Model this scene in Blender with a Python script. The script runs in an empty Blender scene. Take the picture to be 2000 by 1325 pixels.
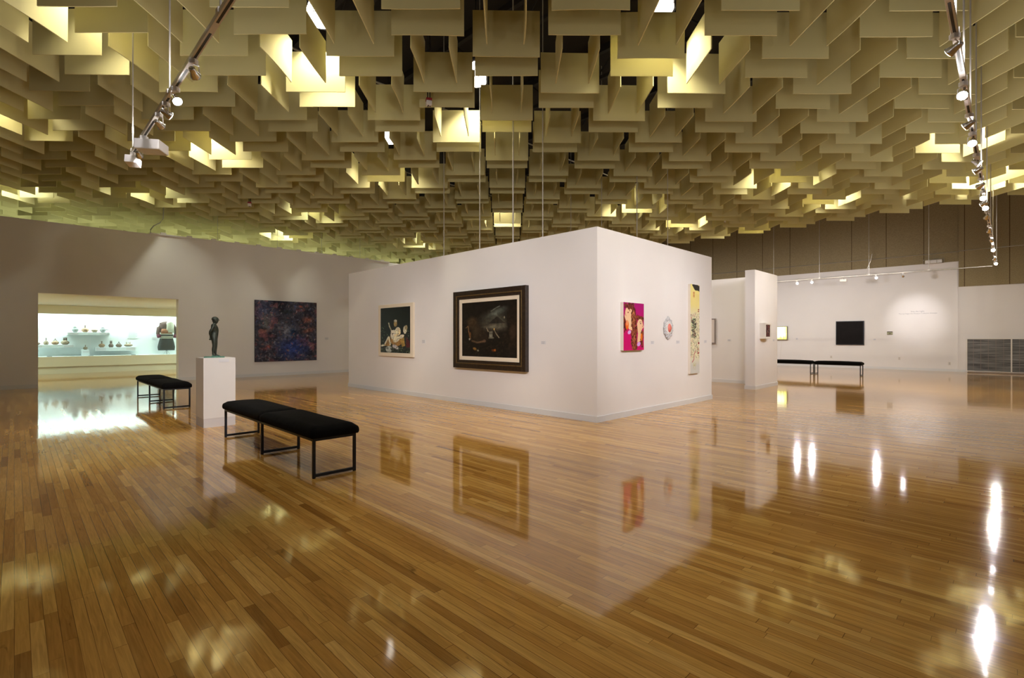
import bpy, bmesh, math, random
import numpy as np
from mathutils import Vector, Matrix

random.seed(7)
C = bpy.context.scene.collection
S = bpy.context.scene

# ------------------------------------------------------------------ camera
F = 972.0            # focal length in pixels for a 2000 px wide frame
CX, CY = 1000.0, 660.0
EYE = 1.32
cam_d = bpy.data.cameras.new('camera')
cam_d.sensor_width = 36.0
cam_d.lens = 36.0 * F / 2000.0
cam_d.shift_y = -0.00125
cam_d.clip_start = 0.05
cam_d.clip_end = 200
cam = bpy.data.objects.new('camera', cam_d)
C.objects.link(cam)
cam.location = (0, 0, EYE)
cam.rotation_euler = (math.radians(90), 0, 0)
S.camera = cam

# ------------------------------------------------------------------ world, exposure
w = bpy.data.worlds.new('world')
S.world = w
w.use_nodes = True
w.node_tree.nodes['Background'].inputs[0].default_value = (1.0, 0.82, 0.55, 1)
w.node_tree.nodes['Background'].inputs[1].default_value = 0.03
S.view_settings.view_transform = 'Standard'
S.view_settings.look = 'None'
S.view_settings.gamma = 1
S.view_settings.use_curve_mapping = False
S.view_settings.exposure = 0.1

# light levels, all in one place
P_BAY = 230.0          # high bay lamps above the baffles
P_TRACK = 190.0       # track spots
P_CASE = 84.0        # fluorescent strip in the display case
WARM = (1.0, 0.92, 0.74)
P_SPILL = 7.5          # fill points added above the track heads, standing in for backward lamp leakage
SPOTC = (1.0, 0.94, 0.935)
COOL = (0.84, 1.0, 0.95)

R2 = math.sqrt(0.5)
R = math.radians


def AB(a, b, z=0.0):
    """a runs to the left back corner, b to the right back corner of the hall"""
    return Vector(((b - a) * R2, (a + b) * R2, z))


def ray(px, py):
    return (px - CX) / F, (CY - py) / F


def on_b(px, py, D):
    u, v = ray(px, py)
    t = D / (R2 * (1 + u))
    return Vector((u * t, t, EYE + v * t))


def on_a(px, py, D):
    u, v = ray(px, py)
    t = D / (R2 * (1 - u))
    return Vector((u * t, t, EYE + v * t))


def at_z(px, py, z):
    u, v = ray(px, py)
    t = (z - EYE) / v
    return Vector((u * t, t, z))


def a_of(p): return (p.y - p.x) * R2
def b_of(p): return (p.y + p.x) * R2


# ------------------------------------------------------------------ materials
def lin(c):
    return tuple(((x / 12.92) if x <= 0.04045 else ((x + 0.055) / 1.055) ** 2.4) for x in c)


def new_mat(name):
    m = bpy.data.materials.new(name)
    m.use_nodes = True
    return m, m.node_tree.nodes, m.node_tree.links, m.node_tree.nodes['Principled BSDF']


def mat(name, col, rough=0.5, metal=0.0, noise=0.0, nscale=8.0, bump=0.0, bscale=200.0, spec=None, coat=0.0):
    m, N, L, p = new_mat(name)
    p.inputs['Base Color'].default_value = (*col, 1)
    p.inputs['Roughness'].default_value = rough
    p.inputs['Metallic'].default_value = metal
    if spec is not None: p.inputs['Specular IOR Level'].default_value = spec
    p.inputs['Coat Weight'].default_value = coat
    tc = N.new('ShaderNodeTexCoord')
    if noise > 0:
        n = N.new('ShaderNodeTexNoise'); n.inputs['Scale'].default_value = nscale
        n.inputs['Detail'].default_value = 4
        L.new(tc.outputs['Object'], n.inputs['Vector'])
        r = N.new('ShaderNodeMapRange')
        r.inputs['From Min'].default_value = 0.3; r.inputs['From Max'].default_value = 0.7
        r.inputs['To Min'].default_value = 1 - noise; r.inputs['To Max'].default_value = 1 + noise
        L.new(n.outputs['Fac'], r.inputs['Value'])
        v = N.new('ShaderNodeVectorMath'); v.operation = 'SCALE'
        v.inputs[0].default_value = col
        L.new(r.outputs[0], v.inputs['Scale'])
        L.new(v.outputs[0], p.inputs['Base Color'])
    if bump > 0:
        n2 = N.new('ShaderNodeTexNoise'); n2.inputs['Scale'].default_value = bscale
        L.new(tc.outputs['Object'], n2.inputs['Vector'])
        b = N.new('ShaderNodeBump'); b.inputs['Strength'].default_value = bump
        b.inputs['Distance'].default_value = 0.01
        L.new(n2.outputs['Fac'], b.inputs['Height'])
        L.new(b.outputs[0], p.inputs['Normal'])
    return m


def emit(name, col, strength):
    m, N, L, p = new_mat(name)
    p.inputs['Base Color'].default_value = (0.8, 0.8, 0.8, 1)
    p.inputs['Emission Color'].default_value = (*col, 1)
    p.inputs['Emission Strength'].default_value = strength
    return m


M = {}
M['white_wall'] = mat('white_wall_paint', (0.80, 0.775, 0.76), 0.75, noise=0.012, nscale=1.5, bump=0.05, bscale=120, spec=0.25)
M['base'] = mat('baseboard_paint', (0.70, 0.71, 0.72), 0.45)
M['display_wall'] = mat('display_room_paint', (0.78, 0.78, 0.70), 0.7)
M['case_white'] = mat('case_interior_white', (0.80, 0.86, 0.87), 0.6)
M['deck'] = mat('dark_roof_deck', (0.008, 0.005, 0.004), 0.9, noise=0.2, nscale=2)
M['steel_dark'] = mat('dark_steel', (0.012, 0.009, 0.008), 0.7, 0.1)
M['conduit'] = mat('galvanised_conduit', (0.45, 0.43, 0.38), 0.4, 0.7)
M['rod'] = mat('painted_rod', (0.46, 0.44, 0.40), 0.45, 0.3)
M['track'] = mat('white_track_enamel', (0.80, 0.78, 0.76), 0.35)
M['slot'] = mat('black_track_slot', (0.01, 0.008, 0.008), 0.5)
M['chrome'] = mat('polished_metal', (0.8, 0.8, 0.82), 0.2, 0.9)
M['velvet'] = mat('black_velvet', (0.0035, 0.0033, 0.0035), 0.95, noise=0.4, nscale=14, bump=0.2, bscale=60, spec=0.12)
M['black_steel'] = mat('black_bench_steel', (0.016, 0.02, 0.027), 0.42, 0.35)
M['plinth'] = mat('pedestal_white', (0.76, 0.74, 0.71), 0.55, noise=0.01, nscale=3)
M['plinth_kick'] = mat('pedestal_kick_grey', (0.62, 0.60, 0.60), 0.55)
M['bronze'] = mat('dark_bronze', (0.038, 0.046, 0.034), 0.5, 0.5, noise=0.35, nscale=30)
M['patina'] = mat('green_patina', (0.10, 0.24, 0.18), 0.7, 0.1, noise=0.4, nscale=40)
M['label'] = mat('label_card', (0.72, 0.72, 0.74), 0.5)
M['ink'] = mat('label_ink', (0.34, 0.34, 0.37), 0.6)
M['plate'] = mat('outlet_plastic', (0.70, 0.66, 0.60), 0.4)
M['red'] = mat('red_enamel', (0.28, 0.02, 0.03), 0.4)
M['white_plastic'] = mat('white_plastic', (0.75, 0.72, 0.68), 0.4)
M['lens'] = emit('lamp_lens_glow', (1.0, 0.96, 0.92), 120.0)
M['lens_dim'] = emit('lamp_lens_dim', (1.0, 0.96, 0.92), 6.0)
M['bay_glass'] = emit('high_bay_glass_glow', (1.0, 0.93, 0.82), 6.0)
M['strip'] = emit('fluorescent_tube_glow', (0.85, 1.0, 0.95), 6.0)
M['canvas_edge'] = mat('canvas_edge', (0.66, 0.60, 0.52), 0.7)
M['cream_frame'] = mat('cream_mat', (0.80, 0.70, 0.55), 0.6)
M['white_frame'] = mat('white_frame_paint', (0.78, 0.75, 0.70), 0.45)
M['walnut'] = mat('dark_walnut_frame', (0.024, 0.013, 0.007), 0.35, noise=0.5, nscale=20, coat=0.3)
M['gilt'] = mat('worn_gilt_edge', (0.16, 0.10, 0.035), 0.4, 0.5, noise=0.3, nscale=30)
M['greyframe'] = mat('grey_wood_frame', (0.25, 0.20, 0.18), 0.5)
M['black_canvas'] = mat('black_canvas', (0.008, 0.006, 0.006), 0.6, noise=0.2, nscale=4, spec=0.12)
M['cloth_brown'] = mat('woven_brown_cloth', (0.09, 0.055, 0.05), 0.9, noise=0.5, nscale=60)
M['cloth_white'] = mat('pale_shawl_cloth', (0.62, 0.64, 0.55), 0.9, noise=0.25, nscale=80)
M['cloth_rust'] = mat('rust_cloth', (0.32, 0.13, 0.07), 0.9, noise=0.4, nscale=60)
M['cloth_navy'] = mat('dark_navy_wool', (0.010, 0.018, 0.022), 0.9, noise=0.3, nscale=30)
M['cloth_maroon'] = mat('maroon_cuff_cloth', (0.14, 0.02, 0.06), 0.9, noise=0.4, nscale=60)
M['mirror_white'] = mat('white_porcelain', (0.80, 0.80, 0.78), 0.3, noise=0.05, nscale=60)
M['coral'] = mat('coral_glaze', (0.62, 0.16, 0.12), 0.35, noise=0.35, nscale=90)


def banded(name, col1, col2, scale, rough=0.6, axis='Z'):
    m, N, L, p = new_mat(name)
    tc = N.new('ShaderNodeTexCoord')
    wv = N.new('ShaderNodeTexWave'); wv.wave_type = 'BANDS'; wv.bands_direction = axis
    wv.inputs['Scale'].default_value = scale; wv.inputs['Distortion'].default_value = 2.5
    wv.inputs['Detail'].default_value = 2
    L.new(tc.outputs['Object'], wv.inputs['Vector'])
    r = N.new('ShaderNodeValToRGB')
    r.color_ramp.elements[0].position = 0.42; r.color_ramp.elements[0].color = (*col1, 1)
    r.color_ramp.elements[1].position = 0.58; r.color_ramp.elements[1].color = (*col2, 1)
    L.new(wv.outputs['Fac'], r.inputs['Fac'])
    L.new(r.outputs[0], p.inputs['Base Color'])
    p.inputs['Roughness'].default_value = rough
    return m


M['pot_red'] = banded('painted_redware', (0.25, 0.10, 0.06), (0.52, 0.40, 0.24), 9)
M['pot_cream'] = banded('painted_creamware', (0.55, 0.45, 0.30), (0.14, 0.09, 0.06), 7)
M['pot_dark'] = banded('dark_slip_ware', (0.10, 0.08, 0.07), (0.28, 0.20, 0.14), 12)
M['pot_grey'] = banded('grey_stirrup_ware', (0.40, 0.42, 0.36), (0.12, 0.15, 0.18), 8)


def baffle_mat():
    m, N, L, p = new_mat('cream_baffle_board')
    out = N['Material Output']
    tc = N.new('ShaderNodeTexCoord'); oi = N.new('ShaderNodeObjectInfo')
    n = N.new('ShaderNodeTexNoise'); n.inputs['Scale'].default_value = 3.0
    L.new(tc.outputs['Object'], n.inputs['Vector'])
    r = N.new('ShaderNodeMapRange'); r.inputs['To Min'].default_value = 0.96; r.inputs['To Max'].default_value = 1.03
    L.new(n.outputs['Fac'], r.inputs['Value'])
    v = N.new('ShaderNodeVectorMath'); v.operation = 'SCALE'
    v.inputs[0].default_value = (0.70, 0.645, 0.325)
    L.new(r.outputs[0], v.inputs['Scale'])
    L.new(v.outputs[0], p.inputs['Base Color'])
    p.inputs['Roughness'].default_value = 0.8
    p.inputs['Specular IOR Level'].default_value = 0.2
    t = N.new('ShaderNodeBsdfTranslucent'); L.new(v.outputs[0], t.inputs['Color'])
    mx = N.new('ShaderNodeMixShader'); mx.inputs[0].default_value = 0.08
    L.new(p.outputs[0], mx.inputs[1]); L.new(t.outputs[0], mx.inputs[2])
    L.new(mx.outputs[0], out.inputs['Surface'])
    return m


M['baffle'] = baffle_mat()


def brown_fabric():
    m, N, L, p = new_mat('brown_acoustic_fabric')
    tc = N.new('ShaderNodeTexCoord')
    sx = N.new('ShaderNodeSeparateXYZ'); L.new(tc.outputs['Object'], sx.inputs[0])
    md = N.new('ShaderNodeMath'); md.operation = 'PINGPONG'; md.inputs[1].default_value = 0.61
    L.new(sx.outputs['X'], md.inputs[0])
    lt = N.new('ShaderNodeMath'); lt.operation = 'LESS_THAN'; lt.inputs[1].default_value = 0.012
    L.new(md.outputs[0], lt.inputs[0])
    n = N.new('ShaderNodeTexNoise'); n.inputs['Scale'].default_value = 30; n.inputs['Detail'].default_value = 6
    L.new(tc.outputs['Object'], n.inputs['Vector'])
    r = N.new('ShaderNodeValToRGB')
    r.color_ramp.elements[0].position = 0.3; r.color_ramp.elements[0].color = (0.26, 0.21, 0.12, 1)
    r.color_ramp.elements[1].position = 0.7; r.color_ramp.elements[1].color = (0.33, 0.27, 0.155, 1)
    L.new(n.outputs['Fac'], r.inputs['Fac'])
    mx = N.new('ShaderNodeMixRGB'); mx.inputs['Color2'].default_value = (0.11, 0.075, 0.04, 1)
    L.new(lt.outputs[0], mx.inputs['Fac']); L.new(r.outputs[0], mx.inputs['Color1'])
    L.new(mx.outputs[0], p.inputs['Base Color'])
    p.inputs['Roughness'].default_value = 0.95; p.inputs['Specular IOR Level'].default_value = 0.1
    return m


M['brown_wall'] = brown_fabric()


def floor_mat():
    m, N, L, p = new_mat('glossy_maple_strip_floor')

    def math_n(op, a=None, b=None, va=None, vb=None):
        n = N.new('ShaderNodeMath'); n.operation = op
        if a is not None: L.new(a, n.inputs[0])
        elif va is not None: n.inputs[0].default_value = va
        if b is not None: L.new(b, n.inputs[1])
        elif vb is not None: n.inputs[1].default_value = vb
        return n.outputs[0]
    W = 0.0495
    tc = N.new('ShaderNodeTexCoord')
    s = N.new('ShaderNodeSeparateXYZ'); L.new(tc.outputs['Object'], s.inputs[0])
    yr = math_n('DIVIDE', s.outputs['Y'], vb=W)
    row = math_n('FLOOR', yr)
    wn = N.new('ShaderNodeTexWhiteNoise'); wn.noise_dimensions = '1D'; L.new(row, wn.inputs['W'])
    # plank length varies from strip to strip
    ln = math_n('MULTIPLY_ADD', wn.outputs['Value'], vb=0.9)
    N_ln = ln.node; N_ln.inputs[2].default_value = 0.45
    sh = math_n('MULTIPLY', wn.outputs['Value'], vb=37.3)
    xr = math_n('ADD', math_n('DIVIDE', s.outputs['X'], ln), sh)
    # warp so that plank lengths in one strip differ
    cell = math_n('FLOOR', xr)
    cv = N.new('ShaderNodeCombineXYZ'); L.new(cell, cv.inputs[0]); L.new(row, cv.inputs[1])
    w2 = N.new('ShaderNodeTexWhiteNoise'); w2.noise_dimensions = '2D'; L.new(cv.outputs[0], w2.inputs['Vector'])
    ramp = N.new('ShaderNodeValToRGB'); cr = ramp.color_ramp
    cr.elements[0].position = 0.0; cr.elements[0].color = (0.33, 0.148, 0.028, 1)
    cr.elements[1].position = 1.0; cr.elements[1].color = (0.74, 0.430, 0.115, 1)
    for pos, c in ((0.06, (0.46, 0.220, 0.044, 1)), (0.45, (0.57, 0.292, 0.062, 1)), (0.85, (0.64, 0.350, 0.080, 1))):
        e = cr.elements.new(pos); e.color = c
    L.new(w2.outputs['Value'], ramp.inputs['Fac'])
    # grain
    mp = N.new('ShaderNodeMapping'); mp.inputs['Scale'].default_value = (2.2, 38, 1)
    L.new(tc.outputs['Object'], mp.inputs['Vector'])
    ad = N.new('ShaderNodeVectorMath'); ad.operation = 'ADD'
    L.new(mp.outputs[0], ad.inputs[0])
    sc = N.new('ShaderNodeVectorMath'); sc.operation = 'SCALE'; sc.inputs['Scale'].default_value = 40
    L.new(w2.outputs['Color'], sc.inputs[0]); L.new(sc.outputs[0], ad.inputs[1])
    g = N.new('ShaderNodeTexNoise'); g.inputs['Scale'].default_value = 1.6; g.inputs['Detail'].default_value = 5
    g.inputs['Distortion'].default_value = 1.2
    L.new(ad.outputs[0], g.inputs['Vector'])
    gr = N.new('ShaderNodeMapRange'); gr.inputs['From Min'].default_value = 0.25; gr.inputs['From Max'].default_value = 0.7
    gr.inputs['To Min'].default_value = 0.72; gr.inputs['To Max'].default_value = 1.10
    L.new(g.outputs['Fac'], gr.inputs['Value'])
    mp3 = N.new('ShaderNodeMapping'); mp3.inputs['Scale'].default_value = (1.6, 11, 1)
    L.new(tc.outputs['Object'], mp3.inputs['Vector'])
    st_n = N.new('ShaderNodeTexNoise'); st_n.inputs['Scale'].default_value = 1.7; st_n.inputs['Detail'].default_value = 5; st_n.inputs['Distortion'].default_value = 2.0
    L.new(mp3.outputs[0], st_n.inputs['Vector'])
    sr = N.new('ShaderNodeMapRange'); sr.inputs['From Min'].default_value = 0.66; sr.inputs['From Max'].default_value = 0.76
    sr.inputs['To Min'].default_value = 1.0; sr.inputs['To Max'].default_value = 0.55
    L.new(st_n.outputs['Fac'], sr.inputs['Value'])
    cl = N.new('ShaderNodeVectorMath'); cl.operation = 'SCALE'
    L.new(ramp.outputs[0], cl.inputs[0]); L.new(math_n('MULTIPLY', gr.outputs[0], sr.outputs[0]), cl.inputs['Scale'])
    # joints
    fy = math_n('FRACT', yr)
    ey = math_n('MINIMUM', fy, math_n('SUBTRACT', None, fy, va=1.0))
    jy = math_n('LESS_THAN', ey, vb=0.022)
    fx = math_n('FRACT', xr)
    ex = math_n('MINIMUM', fx, math_n('SUBTRACT', None, fx, va=1.0))
    jx = math_n('LESS_THAN', ex, vb=0.0013)
    # long joints open up only here and there
    jn = N.new('ShaderNodeTexNoise'); jn.inputs['Scale'].default_value = 0.9
    L.new(tc.outputs['Object'], jn.inputs['Vector'])
    jr = N.new('ShaderNodeMapRange'); jr.inputs['From Min'].default_value = 0.35; jr.inputs['From Max'].default_value = 0.65
    jr.inputs['To Min'].default_value = 0.45; jr.inputs['To Max'].default_value = 1.0
    L.new(jn.outputs['Fac'], jr.inputs['Value'])
    j = math_n('MAXIMUM', math_n('MULTIPLY', jy, jr.outputs[0]), math_n('MULTIPLY', jx, vb=0.7))
    mx = N.new('ShaderNodeMixRGB'); mx.inputs['Color2'].default_value = (0.07, 0.030, 0.010, 1)
    L.new(j, mx.inputs['Fac']); L.new(cl.outputs[0], mx.inputs['Color1'])
    L.new(mx.outputs[0], p.inputs['Base Color'])
    rr = N.new('ShaderNodeMapRange'); rr.inputs['To Min'].default_value = 0.045; rr.inputs['To Max'].default_value = 0.085
    rn = N.new('ShaderNodeTexNoise'); rn.inputs['Scale'].default_value = 2.2; L.new(tc.outputs['Object'], rn.inputs['Vector'])
    L.new(rn.outputs['Fac'], rr.inputs['Value']); L.new(rr.outputs[0], p.inputs['Roughness'])
    p.inputs['IOR'].default_value = 1.5
    # each strip lies a hair out of level, over a gently wavy varnish
    ge = N.new('ShaderNodeNewGeometry')
    ce = N.new('ShaderNodeVectorMath'); ce.operation = 'SUBTRACT'; ce.inputs[1].default_value = (0.5, 0.5, 0.5)
    L.new(w2.outputs['Color'], ce.inputs[0])
    se = N.new('ShaderNodeVectorMath'); se.operation = 'MULTIPLY'; se.inputs[1].default_value = (0.0035, 0.0035, 0.0)
    L.new(ce.outputs[0], se.inputs[0])
    an = N.new('ShaderNodeVectorMath'); an.operation = 'ADD'
    L.new(ge.outputs['Normal'], an.inputs[0]); L.new(se.outputs[0], an.inputs[1])
    nz = N.new('ShaderNodeVectorMath'); nz.operation = 'NORMALIZE'; L.new(an.outputs[0], nz.inputs[0])
    wavey = N.new('ShaderNodeTexNoise'); wavey.inputs['Scale'].default_value = 1.0; wavey.inputs['Detail'].default_value = 1
    mp2 = N.new('ShaderNodeMapping'); mp2.inputs['Scale'].default_value = (2.0, 9, 1)
    L.new(tc.outputs['Object'], mp2.inputs['Vector']); L.new(mp2.outputs[0], wavey.inputs['Vector'])
    b = N.new('ShaderNodeBump'); b.inputs['Strength'].default_value = 1.0; b.inputs['Distance'].default_value = 0.00030
    L.new(nz.outputs[0], b.inputs['Normal'])
    L.new(wavey.outputs['Fac'], b.inputs['Height']); L.new(b.outputs[0], p.inputs['Normal'])
    return m


M['floor'] = floor_mat()


def glass_mat():
    m, N, L, p = new_mat('clear_case_glass')
    out = N['Material Output']
    t = N.new('ShaderNodeBsdfTransparent'); t.inputs[0].default_value = (0.95, 0.98, 0.97, 1)
    g = N.new('ShaderNodeBsdfGlossy'); g.inputs['Roughness'].default_value = 0.02
    fr = N.new('ShaderNodeFresnel'); fr.inputs['IOR'].default_value = 1.45
    mx = N.new('ShaderNodeMixShader')
    L.new(fr.outputs[0], mx.inputs[0]); L.new(t.outputs[0], mx.inputs[1]); L.new(g.outputs[0], mx.inputs[2])
    L.new(mx.outputs[0], out.inputs['Surface'])
    return m


M['glass'] = glass_mat()


def screen_mat():
    """grey woven / slatted panels of the low screen on the right wall"""
    m, N, L, p = new_mat('grey_streaked_panel')
    tc = N.new('ShaderNodeTexCoord')
    mp = N.new('ShaderNodeMapping'); mp.inputs['Scale'].default_value = (0.9, 1, 18)
    L.new(tc.outputs['Object'], mp.inputs['Vector'])
    n = N.new('ShaderNodeTexNoise'); n.inputs['Scale'].default_value = 1.3; n.inputs['Detail'].default_value = 4
    L.new(mp.outputs[0], n.inputs['Vector'])
    r = N.new('ShaderNodeValToRGB')
    r.color_ramp.elements[0].position = 0.32; r.color_ramp.elements[0].color = (0.045, 0.045, 0.045, 1)
    r.color_ramp.elements[1].position = 0.68; r.color_ramp.elements[1].color = (0.26, 0.26, 0.25, 1)
    L.new(n.outputs['Fac'], r.inputs['Fac'])
    L.new(r.outputs[0], p.inputs['Base Color'])
    p.inputs['Roughness'].default_value = 0.45
    return m


M['screen'] = screen_mat()


def paint_mat(name, rough=0.5, glow=0.0):
    m, N, L, p = new_mat(name)
    at = N.new('ShaderNodeAttribute'); at.attribute_name = 'paint'
    L.new(at.outputs['Color'], p.inputs['Base Color'])
    p.inputs['Roughness'].default_value = rough
    p.inputs['Specular IOR Level'].default_value = 0.15
    if glow:
        L.new(at.outputs['Color'], p.inputs['Emission Color'])
        p.inputs['Emission Strength'].default_value = glow
    return m


M['oil'] = paint_mat('painted_artwork', 0.45)
M['photo'] = paint_mat('printed_artwork', 0.35)
M['backlit'] = paint_mat('backlit_film', 0.4, 2.2)


# ------------------------------------------------------------------ mesh helpers
class MB:
    def __init__(s):
        s.bm = bmesh.new()

    def box(s, x0, x1, y0, y1, z0, z1, rot=None):
        vs = [s.bm.verts.new((x, y, z)) for z in (z0, z1) for y in (y0, y1) for x in (x0, x1)]
        if rot is not None:
            for v in vs: v.co = rot @ v.co
        for f in ((0, 2, 3, 1), (4, 5, 7, 6), (0, 1, 5, 4), (2, 6, 7, 3), (0, 4, 6, 2), (1, 3, 7, 5)):
            s.bm.faces.new([vs[i] for i in f])
        return s

    def tube(s, p0, p1, r0, r1=None, n=10, caps=True):
        r1 = r0 if r1 is None else r1
        p0, p1 = Vector(p0), Vector(p1)
        d = (p1 - p0).normalized()
        u = d.orthogonal().normalized(); v = d.cross(u)
        rings = []
        for p, r in ((p0, r0), (p1, r1)):
            rings.append([s.bm.verts.new(p + r * (math.cos(t) * u + math.sin(t) * v)) for t in [2 * math.pi * k / n for k in range(n)]])
        for k in range(n):
            s.bm.faces.new((rings[0][k], rings[0][(k + 1) % n], rings[1][(k + 1) % n], rings[1][k]))
        if caps:
            s.bm.faces.new(rings[0][::-1]); s.bm.faces.new(rings[1])
        return s

    def path(s, pts, r, n=8):
        pts = [Vector(p) for p in pts]
        rings = []
        for i, p in enumerate(pts):
            d = (pts[min(i + 1, len(pts) - 1)] - pts[max(i - 1, 0)]).normalized()
            ref = Vector((0, 0, 1)) if abs(d.z) < 0.95 else Vector((1, 0, 0))
            u = d.cross(ref).normalized(); v = d.cross(u)
            rr = r[i] if isinstance(r, (list, tuple)) else r
            rings.append([s.bm.verts.new(p + rr * (math.cos(2 * math.pi * k / n) * u + math.sin(2 * math.pi * k / n) * v)) for k in range(n)])
        for a, b in zip(rings, rings[1:]):
            for k in range(n):
                s.bm.faces.new((a[k], a[(k + 1) % n], b[(k + 1) % n], b[k]))
        s.bm.faces.new(rings[0][::-1]); s.bm.faces.new(rings[-1])
        return s

    def lathe(s, prof, n=24, c=(0, 0, 0), sx=1.0, sy=1.0, M4=None):
        rings = []
        for r, z in prof:
            ring = []
            for k in range(n):
                t = 2 * math.pi * k / n
                co = Vector((c[0] + sx * r * math.cos(t), c[1] + sy * r * math.sin(t), c[2] + z))
                if M4 is not None: co = M4 @ co
                ring.append(s.bm.verts.new(co))
            rings.append(ring)
        for a, b in zip(rings, rings[1:]):
            for k in range(n):
                s.bm.faces.new((a[k], a[(k + 1) % n], b[(k + 1) % n], b[k]))
        s.bm.faces.new(rings[0][::-1]); s.bm.faces.new(rings[-1])
        return s

    def build(s, name, material, parent=None, smooth=False, bevel=0.0, loc=None):
        bmesh.ops.recalc_face_normals(s.bm, faces=s.bm.faces)
        me = bpy.data.meshes.new(name)
        s.bm.to_mesh(me); s.bm.free()
        me.materials.append(material)
        if smooth:
            for p in me.polygons: p.use_smooth = True
        o = bpy.data.objects.new(name, me)
        C.objects.link(o)
        if parent is not None: o.parent = parent
        if loc is not None: o.location = loc
        if bevel > 0:
            b = o.modifiers.new('bevel', 'BEVEL'); b.width = bevel; b.segments = 2; b.limit_method = 'ANGLE'
        return o


def tag(o, label, cat, group=None, kind=None):
    o['label'] = label; o['category'] = cat
    if group: o['group'] = group
    if kind: o['kind'] = kind
    return o


def thing(name, label, cat, loc=(0, 0, 0), rz=0.0, group=None):
    o = bpy.data.objects.new(name, None)
    o.empty_display_size = 0.1
    C.objects.link(o)
    o.location = loc; o.rotation_euler = (0, 0, rz)
    return tag(o, label, cat, group)


def struct(o):
    o['kind'] = 'structure'
    return o


ROT_A = R(135)   # local x runs along +a ; local y = -b
# hall frame: an object with rotation R(45) has local x = b, local y = a
HALL = R(45)


def hall_box(mb, a0, a1, b0, b1, z0, z1):
    return mb.box(b0, b1, a0, a1, z0, z1)


def build_hall(mb, name, material, **k):
    o = mb.build(name, material, **k)
    o.rotation_euler = (0, 0, HALL)
    return o


# ------------------------------------------------------------------ setting
A_L = 18.02      # left wall plane
B_R = 25.84      # right rear wall plane
B_W = 25.70      # wall section right of the step
A_STEP = a_of(on_b(1872.5, 700, B_W))
WH = 4.40        # left wall height
BOX = (4.53, 12.65, 6.40, 10.60)   # a0,a1,b0,b1 of the free standing block
H_BOX = 3.05
A_MIN, B_MIN = -7.0, -7.0
TOP = 8.2

# floor, planks run along a
fl = MB().box(A_MIN - 0.3, 31, -B_R - 1.5, -B_MIN + 0.3, -0.1, 0.0).build('floor', M['floor'])
fl.rotation_euler = (0, 0, ROT_A)
struct(fl)

mb = MB(); hall_box(mb, A_MIN - 0.3, 31, B_MIN - 0.3, B_R + 0.9, TOP, TOP + 0.1)
struct(build_hall(mb, 'ceiling', M['deck']))

# left wall with the wide opening to the display room
open_b0 = b_of(on_a(74.5, 700, A_L)); open_b1 = b_of(on_a(348.5, 700, A_L)); OPEN_H = 2.50
WT = 0.30
mb = MB()
hall_box(mb, A_L, A_L + WT, B_MIN, open_b0, 0, WH)
hall_box(mb, A_L, A_L + WT, open_b1, B_R, 0, WH)
hall_box(mb, A_L, A_L + WT, open_b0, open_b1, OPEN_H, WH)
struct(build_hall(mb, 'wall_left', M['white_wall']))
mb = MB()
hall_box(mb, A_L - 0.012, A_L, B_MIN, open_b0, 0, 0.10)
hall_box(mb, A_L - 0.012, A_L, open_b1, B_R - 0.02, 0, 0.10)
struct(build_hall(mb, 'baseboard_left', M['base']))

# right rear wall: white below, brown fabric above
mb = MB(); hall_box(mb, A_STEP, A_L, B_R, B_R + 0.3, 0, 4.28)
struct(build_hall(mb, 'wall_right', M['white_wall']))
WR = R(-45)      # local x = -a, local y = b


def wall_b_box(mb, a0, a1, b0, b1, z0, z1):
    return mb.box(-a1, -a0, b0, b1, z0, z1)


def build_wb(mb, name, material, **k):
    o = mb.build(name, material, **k); o.rotation_euler = (0, 0, WR); return o


mb = MB(); wall_b_box(mb, A_STEP, 30, B_R + 0.01, B_R + 0.3, 4.28, TOP)
struct(build_wb(mb, 'wall_right_upper', M['brown_wall']))
mb = MB(); wall_b_box(mb, A_STEP + 0.02, A_L, B_R - 0.012, B_R, 0, 0.10)
struct(build_wb(mb, 'baseboard_right', M['base']))
mb = MB(); wall_b_box(mb, A_MIN, A_STEP, B_W, B_W + 0.44, 0, 3.28)
struct(build_wb(mb, 'wall_far_right', M['white_wall']))
mb = MB(); wall_b_box(mb, A_MIN, A_STEP, B_W - 0.03, B_W + 0.44, 3.28, TOP)
struct(build_wb(mb, 'wall_far_right_upper', M['brown_wall']))
# unseen sides of the hall, behind the camera and beyond the left partition
mb = MB(); hall_box(mb, A_MIN - 0.3, A_MIN, B_MIN, B_W, 0, 4.28)
struct(build_hall(mb, 'wall_near_right', M['white_wall']))
mb = MB(); hall_box(mb, A_MIN - 0.3, A_MIN, B_MIN, B_W, 4.28, TOP)
struct(build_hall(mb, 'wall_near_right_upper', M['brown_wall']))
mb = MB(); hall_box(mb, A_MIN, 31, B_MIN - 0.3, B_MIN, 0, 4.28)
struct(build_hall(mb, 'wall_near_left', M['white_wall']))
mb = MB(); hall_box(mb, A_MIN, 31, B_MIN - 0.3, B_MIN, 4.28, TOP)
struct(build_hall(mb, 'wall_near_left_upper', M['brown_wall']))
mb = MB(); hall_box(mb, 30.5, 30.8, B_MIN, B_R + 0.3, 0, TOP)
struct(build_hall(mb, 'wall_far_left', M['brown_wall']))

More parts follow.
